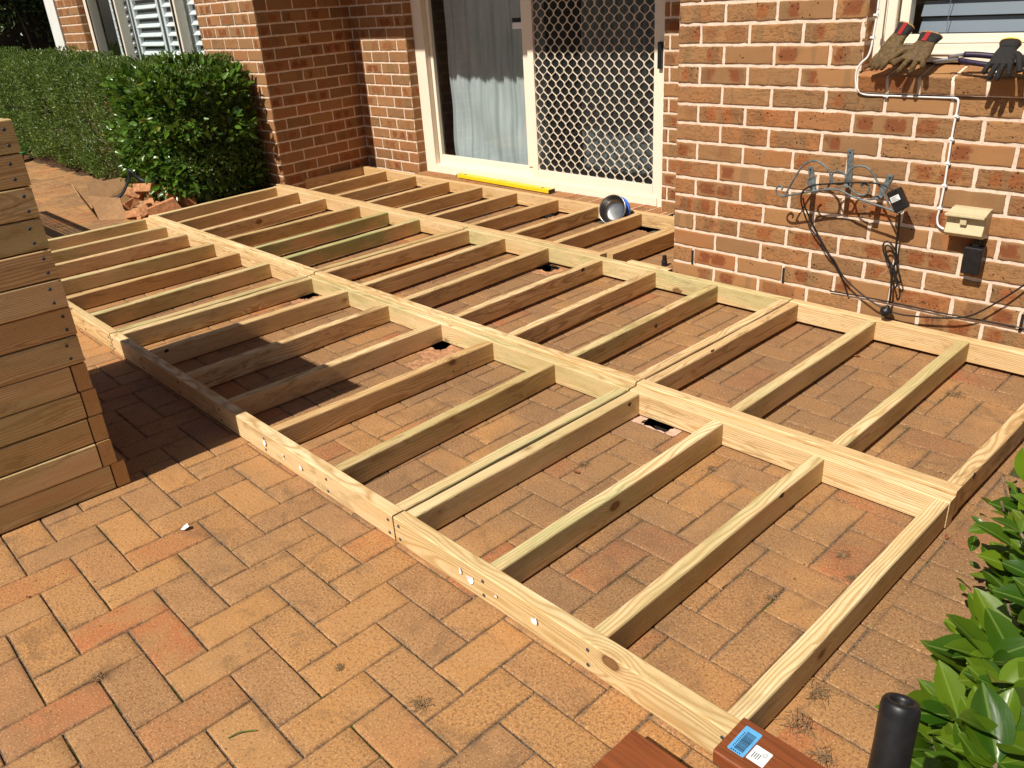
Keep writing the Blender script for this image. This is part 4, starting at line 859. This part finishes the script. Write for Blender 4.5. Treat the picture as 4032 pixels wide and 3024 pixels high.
def hedge_pts(rq, n, x0, x1, y0, y1, z0, z1, bump_=.06, shell=.75):
    """points near the front (-y), top and end faces of a clipped block"""
    P = []; Nn = []
    ar = np.array([(x1 - x0) * (z1 - z0), (x1 - x0) * (y1 - y0), (y1 - y0) * (z1 - z0)]); ar = ar / ar.sum(); ch = rq.choice(3, n, p=ar); u = rq.rand(n, 3)
    X = x0 + (x1 - x0) * u[:, 0]; Y = y0 + (y1 - y0) * u[:, 1]; Z = z0 + (z1 - z0) * u[:, 2]; dep = np.abs(rq.normal(0, .05, n)) * (rq.rand(n) < shell) + rq.rand(n) * .3 * (rq.rand(n) > shell)
    NN = np.zeros((n, 3)); f = ch == 0; Y[f] = y0 + dep[f]; NN[f, 1] = -1; f = ch == 1; Z[f] = z1 - dep[f]; NN[f, 2] = 1; f = ch == 2; X[f] = x1 - dep[f]; NN[f, 0] = 1
    b = bump_ * (np.sin(X * 5.1 + Z * 3) + np.sin(X * 11.3 + Y * 7 + 2) * .6 + np.sin(Z * 9 + X * 2.1) * .7 + np.sin(X * 23 + Z * 17) * .4)
    C = np.stack([X, Y, Z], 1) + NN * b[:, None]; low = np.clip((.35 - C[:, 2]) / .35, 0, 1); C[:, 1] += low * .10 * f.mean() * 0 + low * .08
    return C, NN
rq = np.random.RandomState(11)
hg = thing('box_hedge', 'clipped small leaved green hedge along the left house wall below the shuttered window', 'hedge', (-9.5, 1.9, 0))
C, NN = hedge_pts(rq, 90000, -13.4, -6.2, 1.62, 2.34, .06, 1.07, .055)
C[:, 2] += .05 * np.clip((-7.0 - C[:, 0]) / 4, 0, 1) * (C[:, 2] > .6) - .08 * np.clip((C[:, 0] + 7.0), 0, 1) * (C[:, 2] > .5)
Tn = NN * .7 + np.array([0, -.1, .55]) + rq.normal(0, .55, C.shape); Nr = NN + rq.normal(0, .6, C.shape) + np.array([0, 0, .4])
link('foliage', leaf_mesh('foliage', C, Tn, Nr, rq.uniform(.02, .038, len(C)), LEAF_S, .5, False, 1), hg)
st = []
for i in range(60):
    x = rq.uniform(-13.2, -6.3); y = rq.uniform(1.8, 2.2); st.append(tube([(x, y, 0), (x + rq.normal(0, .05), y + rq.normal(0, .04), .4), (x + rq.normal(0, .12), y + rq.normal(0, .08), .85)], lambda u: .010 - .006 * u, 5, 3))
link('stem', mesh('stem', *join(st), BARK, True), hg)
lr = thing('laurel_shrub', 'glossy dark broad leaved shrub at the near end of the hedge beside the brick pier', 'shrub', (-6.7, 1.7, 0))
n = 9500; U = rq.rand(n); th = rq.rand(n) * 2 * np.pi; ph = np.arccos(rq.uniform(-1, 1, n)); rr = 1 - np.abs(rq.normal(0, .20, n))
cx, cy, cz, ax_, ay_, az_ = -6.68, 1.92, .57, .60, .50, .59
D3 = np.stack([np.sin(ph) * np.cos(th), np.sin(ph) * np.sin(th), np.cos(ph)], 1); D3 = np.sign(D3) * np.abs(D3) ** .72
lump = 1 + .10 * np.sin(D3[:, 0] * 7 + D3[:, 2] * 5) + .08 * np.sin(D3[:, 2] * 11 + 1)
C = np.array([cx, cy, cz]) + D3 * np.array([ax_, ay_, az_]) * (rr * lump)[:, None]; C[:, 2] = np.clip(C[:, 2], .03, 2)
keep = (C[:, 1] < 2.3); C = C[keep]; D3 = D3[keep]
Tn = D3 * .8 + rq.normal(0, .5, C.shape) + np.array([0, 0, .15]); Nr = D3 + rq.normal(0, .5, C.shape) + np.array([0, 0, .6])
link('foliage', leaf_mesh('foliage', C, Tn, Nr, rq.uniform(.045, .095, len(C)), LEAF_L, .46, True, 2), lr)
st = []
for i in range(26):
    a = rq.uniform(0, 6.28); x, y = cx + rq.normal(0, .1), cy + rq.normal(0, .08); st.append(tube([(x, y, 0), (x + .15 * math.cos(a), y + .12 * math.sin(a), .4), (x + .38 * math.cos(a), y + .3 * math.sin(a), .9)], lambda u: .012 - .008 * u, 6, 3))
link('stem', mesh('stem', *join(st), BARK, True), lr)

# foreground shrub, lower right
sh = thing('broad_leaf_shrub', 'sunlit bright green broad leaved shrub overhanging the paving at lower right', 'shrub', (.55, .35, 0))
rs_ = random.Random(21); st = []; LC = []; LT = []; LN = []
for i in range(175):
    base = Vector((rs_.uniform(.32, .64), rs_.uniform(-.25, 1.25), 0)); 
    tgt = Vector((base.x + rs_.uniform(-.17, .08), base.y + rs_.uniform(-.15, .15), rs_.uniform(.14, .46)))
    lim = .40 if tgt.y < .05 else (.31 if tgt.y < .5 else .22)
    if tgt.x < lim: tgt.x = lim + rs_.uniform(0, .05)
    mid = base.lerp(tgt, .5) + Vector((rs_.uniform(-.03, .03), rs_.uniform(-.03, .03), .05)); pl = cr([base, mid, tgt], 8); st.append(tube([base, mid, tgt], lambda u: .0075 - .0045 * u, 7, 5))
    for s in range(7, len(pl)):
        if rs_.random() < .25 and s < len(pl) - 3: continue
        p = pl[s]; ax = (pl[s] - pl[s - 1]).normalized()
        for q in range(2 if s < len(pl) - 1 else 5):
            a = rs_.random() * 6.28; side = Vector((math.cos(a), math.sin(a), rs_.uniform(-.1, .7))).normalized(); t = (side + ax * rs_.uniform(.1, .6)).normalized()
            LC.append(p); LT.append(t); up = Vector((rs_.uniform(-.3, .3), rs_.uniform(-.5, .1), 1.)); LN.append(up)
LC = np.array([tuple(v) for v in LC]); LT = np.array([tuple(v) for v in LT]); LN = np.array([tuple(v) for v in LN])
link('foliage', leaf_mesh('foliage', LC, LT, LN, np.random.RandomState(4).gamma(9., .0088, len(LC)).clip(.035, .125), LEAF_F, .52, True, 6), sh)
link('stem', mesh('stem', *join(st), BARK, True), sh)
yl = leaf_mat('yellow_leaf', (.75, .42, .02), (.80, .50, .03), .45, .3)
tag(link('yellow_leaf', leaf_mesh('yellow_leaf', np.array([[.40, .12, .43]]), np.array([[.7, .55, -.1]]), np.array([[-.3, -.5, .9]]), np.array([.085]), yl, .4, True, 5)), 'single yellow leaf lying on top of the green shrub', 'leaf')
# dry clipped twigs on the shrub near the frame corner
tw = thing('clipped_twigs', 'bare clipped grey twigs of the shrub beside the right end of the frames', 'twigs', (.2, 1.0, 0)); g = []
for i in range(60):
    yy_ = rs_.uniform(.7, 1.6); b0 = Vector((rs_.uniform(.34 - .17 * yy_, .42), yy_, rs_.uniform(.0, .03))); e = b0 + Vector((rs_.uniform(-.08, .05), rs_.uniform(-.10, .08), rs_.uniform(.10, .32))); g.append(tube([b0, b0.lerp(e, .5) + Vector((.01, .01, .01)), e], lambda u: .0042 - .0016 * u, 6, 4))
link('branch', mesh('branch', *join(g), BARK, True), tw)
LC = []; LT = []
for i in range(170): LC.append((rs_.uniform(.13, .45), rs_.uniform(.7, 1.5), rs_.uniform(.06, .34))); LT.append((rs_.uniform(-1, 1), rs_.uniform(-1, 1), rs_.uniform(-.2, .8)))
LC = np.array(LC); link('foliage', leaf_mesh('foliage', LC, np.array(LT), np.random.RandomState(2).normal(0, .4, LC.shape) + np.array([0, -.2, 1]), np.random.RandomState(5).uniform(.03, .06, len(LC)), LEAF_F, .5, True, 8), tw)

# fence and vine far left
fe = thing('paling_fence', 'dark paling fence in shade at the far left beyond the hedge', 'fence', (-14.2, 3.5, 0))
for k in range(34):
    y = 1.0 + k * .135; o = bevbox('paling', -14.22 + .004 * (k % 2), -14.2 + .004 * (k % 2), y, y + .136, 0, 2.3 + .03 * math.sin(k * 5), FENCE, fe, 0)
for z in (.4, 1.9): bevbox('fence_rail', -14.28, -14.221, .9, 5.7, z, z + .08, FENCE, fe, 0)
vn = thing('climbing_vine', 'dark leafy vine growing down over the shaded fence top', 'vine', (-14.1, 3.2, 0))
n = 3800; C = np.stack([-14.12 + rq.normal(0, .05, n), rq.uniform(2.4, 5.4, n), 2.35 - np.abs(rq.normal(0, .45, n))], 1); C[:, 2] += .12 * np.sin(C[:, 1] * 5)
link('foliage', leaf_mesh('foliage', C, rdir(rq, n) + np.array([.4, 0, -.4]), rdir(rq, n) + np.array([1., 0, .4]), rq.uniform(.05, .10, n), LEAF_D, .6, False, 9), vn)
link('stem', mesh('stem', *join([tube([(-14.15, y, 0), (-14.12, y + .1, 1.2), (-14.14, y - .1, 2.3)], .012, 5, 4) for y in (2.8, 3.6, 4.4)]), BARK, True), vn)

# ---------------- green bucket corner, torn carton with broken bricks
tag(link('green_tray', mesh('green_tray', *lathe([(0, .0), (.13, 0), (.16, .10), (.165, .10), (.16, .11), (.14, .11), (.12, .02), (0, .02)], 28), GREENP, True), None, Matrix.Translation((-10.95, 1.45, 0))), 'green plastic tray half hidden behind the stack at the foot of the hedge', 'tray')
ct = thing('cardboard_box', 'torn open cardboard box on the paving in front of the hedge', 'box', (-6.85, 1.3, 0))
def slab(name, pts, th, mat, par=None):
    P = [Vector(p) for p in pts]; nn = (P[1] - P[0]).cross(P[2] - P[0]).normalized() * th; V = P + [p + nn for p in P]; k = len(P); Fq = [tuple(range(k - 1, -1, -1)), tuple(range(k, 2 * k))] + [(i, (i + 1) % k, k + (i + 1) % k, k + i) for i in range(k)]; return link(name, mesh(name, V, Fq, mat), par)
slab('side', [(-7.15, 1.12, 0), (-6.62, 1.00, 0), (-6.70, .93, .20), (-7.22, 1.04, .22)], .006, CARD, ct)
slab('side', [(-6.60, 1.00, 0), (-6.42, 1.16, 0), (-6.46, 1.16, .17), (-6.64, .98, .20)], .006, CARD, ct)
slab('side', [(-7.15, 1.13, 0), (-7.02, 1.58, 0), (-7.05, 1.60, .24), (-7.2, 1.15, .20)], .006, CARD, ct)
slab('side', [(-7.0, 1.58, 0), (-6.72, 1.56, 0), (-6.70, 1.58, .16), (-7.02, 1.60, .24)], .006, CARD, ct)
slab('base', [(-7.1, 1.15, .004), (-6.6, 1.03, .004), (-6.45, 1.2, .004), (-6.55, 1.5, .004), (-7.0, 1.55, .004)], .005, CARD, ct)
def chunk(label, c, s, seed, rz):
    rq_ = random.Random(seed); V, Fq = boxg(-s[0] / 2, s[0] / 2, -s[1] / 2, s[1] / 2, -s[2] / 2, s[2] / 2); V = [(v[0] * rq_.uniform(.75, 1.1), v[1] * rq_.uniform(.8, 1.1), v[2] * rq_.uniform(.85, 1.05)) for v in V]
    M = Matrix.Translation(c) @ Matrix.Rotation(rz, 4, 'Z') @ Matrix.Rotation(rq_.uniform(-.5, .5), 4, 'X') @ Matrix.Rotation(rq_.uniform(-.4, .4), 4, 'Y'); o = link('broken_brick', mesh('broken_brick', V, Fq, CHUNK), None, M)
    md = o.modifiers.new('b', 'BEVEL'); md.width = .006; md.segments = 2; return tag(o, label, 'brick', 'broken bricks at the torn carton')
chunk('broken clay brick on top of the rubble in the carton', (-6.50, 1.40, .20), (.24, .11, .07), 1, .3)
chunk('long broken brick at the right of the rubble heap near the hedge', (-6.32, 1.52, .17), (.25, .11, .07), 2, -.2)
chunk('short pale brick piece standing in front of the rubble heap', (-6.30, 1.28, .06), (.12, .10, .09), 3, .8)
chunk('brick piece lying on the left of the short pale piece', (-6.46, 1.22, .10), (.15, .10, .07), 4, .1)
chunk('jagged brick shard leaning at the right end of the heap', (-6.12, 1.36, .08), (.26, .04, .12), 5, 1.0)
chunk('flat brick piece under the right end of the heap', (-6.25, 1.46, .05), (.22, .11, .06), 6, .6)
for a in (('dark faced brick lying across the back of the rubble heap', (-6.55, 1.56, .24), (.25, .11, .07), 11, .15), ('brick half wedged between the carton and the heap', (-6.62, 1.34, .15), (.14, .11, .08), 12, .9), ('low brick piece in the middle of the rubble heap', (-6.40, 1.36, .05), (.2, .11, .08), 13, -.4), ('narrow brick sliver on the front slope of the heap', (-6.36, 1.20, .04), (.16, .05, .06), 14, .5), ('upright brick piece at the back right of the heap', (-6.28, 1.62, .10), (.12, .09, .16), 15, .2), ('small brick crumb in front of the heap', (-6.22, 1.20, .02), (.06, .05, .04), 16, .2)): chunk(*a)
tag(link('black_strap', mesh('black_strap', *tube([(-6.95, 1.1, .10), (-6.78, 1.25, .12), (-6.72, 1.35, .26), (-6.70, 1.36, .33), (-6.6, 1.42, .24), (-6.4, 1.5, .27)], .02, 6, 5, True, .4), RUBBER, True)), 'bent black plastic strip sticking out of the torn carton', 'plastic strip')
# ---------------- litter: dry weeds in the joints, dead leaves
lq = np.random.RandomState(31); n = 5200; C = np.stack([lq.uniform(-5.8, .25, n), np.where(lq.rand(n) < .75, lq.uniform(.05, 2.3, n), lq.uniform(-1.2, .0, n)), np.full(n, .0022)], 1)
snapx = X0 + np.round((C[:, 0] - X0) / PT) * PT; snapy = Y0 + np.round((C[:, 1] - Y0) / PT) * PT; q1 = lq.rand(n); C[:, 0] = np.where(q1 < .45, snapx + lq.normal(0, .006, n), C[:, 0]); C[:, 1] = np.where((q1 >= .45) & (q1 < .9), snapy + lq.normal(0, .006, n), C[:, 1])
dens = np.sin(C[:, 0] * 3.1 + 1) + np.sin(C[:, 1] * 4.3 + C[:, 0] * 2) + np.sin(C[:, 0] * 9 + C[:, 1] * 7); C = C[(dens > -.2) & ~((C[:, 0] < -2.1) & (C[:, 1] < -.3))]; n = len(C)
T_ = lq.normal(0, 1, (n, 3)); T_[:, 2] *= .15; N_ = np.tile([0, 0, 1.], (n, 1)) + lq.normal(0, .3, (n, 3)); LIT = leaf_mat('litter', (.10, .055, .025), (.30, .19, .10), .9, .0)
lo = link('debris', leaf_mesh('debris', C, T_, N_, lq.uniform(.002, .009, n), LIT, .45, False, 3)); lo['kind'] = 'stuff'; lo['label'] = 'fine dry grit and plant litter scattered over the paving joints'
wr = random.Random(8)
def weed(x, y, s, label, dense=60):
    g = []; s *= .62
    for i in range(dense):
        a = wr.random() * 6.28; L_ = s * wr.uniform(.4, 1.3); p0 = Vector((x + wr.gauss(0, s * .35), y + wr.gauss(0, s * .35), .001)); p2 = p0 + Vector((math.cos(a) * L_, math.sin(a) * L_, wr.uniform(.0, .25) * s)); p1 = p0.lerp(p2, .5) + Vector((wr.gauss(0, s * .15), wr.gauss(0, s * .15), wr.uniform(.1, .4) * s)); g.append(tube([p0, p1, p2], .0003 + wr.random() * .0005, 4, 3))
    return tag(link('dry_weed', mesh('dry_weed', *join(g), DRY)), label, 'weed', 'dry weeds in the paving joints')
for x, y, s, l in [(-1.255, -.83, .022, 'small dry weed tuft in the open paving at lower left'), (-.60, -.335, .03, 'curly dry weed between front rail and merbau board'), (.03, .30, .05, 'pale dry grass tuft right of the end joist'), (.045, .19, .05, 'dry weed streak in the joint beside the end joist'), (-.02, 1.95, .05, 'dry weed heap in the bay below the power box'), (-.30, 1.98, .045, 'large dry weed clump in the second bay below the cord plug'), (-.38, 1.80, .03, 'small dark weed in the bay near the cord plug'), (-1.02, .70, .03, 'dry twiggy weed in the double joist bay'), (-.68, .95, .025, 'weed lying across joints in the middle of the first bay'), (-.09, .72, .03, 'dry weed near the inside of the end joist'), (-.16, .80, .03, 'low weed in a joint of the last front bay'), (-.21, .52, .022, 'tiny weed on a paver corner in the last front bay'), (-.84, -.40, .016, 'thin weed sprig in the lower paving joint'), (.12, .15, .04, 'dry runner weed at the foot of the merbau board')]: weed(x, y, s, l)
for i, (x, y, s, l) in enumerate([(-1.02, .64, .03, 'curled dead leaf in the double joist bay'), (-.40, 1.72, .02, 'brown dead leaf in the bay below the plug'), (-.72, 2.10, .028, 'reddish dead leaf near the wall rail'), (-1.74, -.86, .016, 'brown leaf on the open paving at left'), (.02, 1.05, .025, 'curled leaf outside the corner of the frames')]):
    o = link('dead_leaf', leaf_mesh('dead_leaf', np.array([[x, y, .004]]), np.array([[math.cos(i * 2), math.sin(i * 2), .2]]), np.array([[.3, 0, 1.]]), np.array([s]), DEAD, .5, True, i)); tag(o, l, 'leaf', 'dead leaves on the paving')
for i, (x, z, s, l) in enumerate([(-1.93, .058, .010, 'white torn label scrap on the front rail nearest the stack'), (-1.80, .050, .008, 'small white label scrap second from the stack on the front rail'), (-1.68, .052, .009, 'white label scrap left of the rail joint'), (-.842, .062, .007, 'small white label scrap above the curled one'), (-.80, .052, .013, 'curled white label strip on the near front rail'), (-.70, .055, .005, 'tiny white label remnant on the near front rail'), (-.56, .058, .010, 'crumpled white label scrap right of the curled strip')]): tag(scrap(x, z, s, i), l, 'paper scrap', 'torn label scraps on the front rail')
o = link('paper_scrap', mesh('paper_scrap', [(0, 0, 0), (.02, .004, .006), (.024, .02, .012), (.008, .022, .016), (-.004, .012, .004)], [(0, 1, 2, 3, 4)], PAPER), None, Matrix.Translation((-1.72, -.42, .003))); tag(o, 'small white scrap lying alone on the open paving', 'paper scrap')
tag(link('green_twig', mesh('green_twig', *tube([(-.842, -.69, .003), (-.835, -.665, .006), (-.815, -.635, .003)], .0016, 6, 4), LEAF_S)), 'short green twig on the paving at the bottom', 'twig')
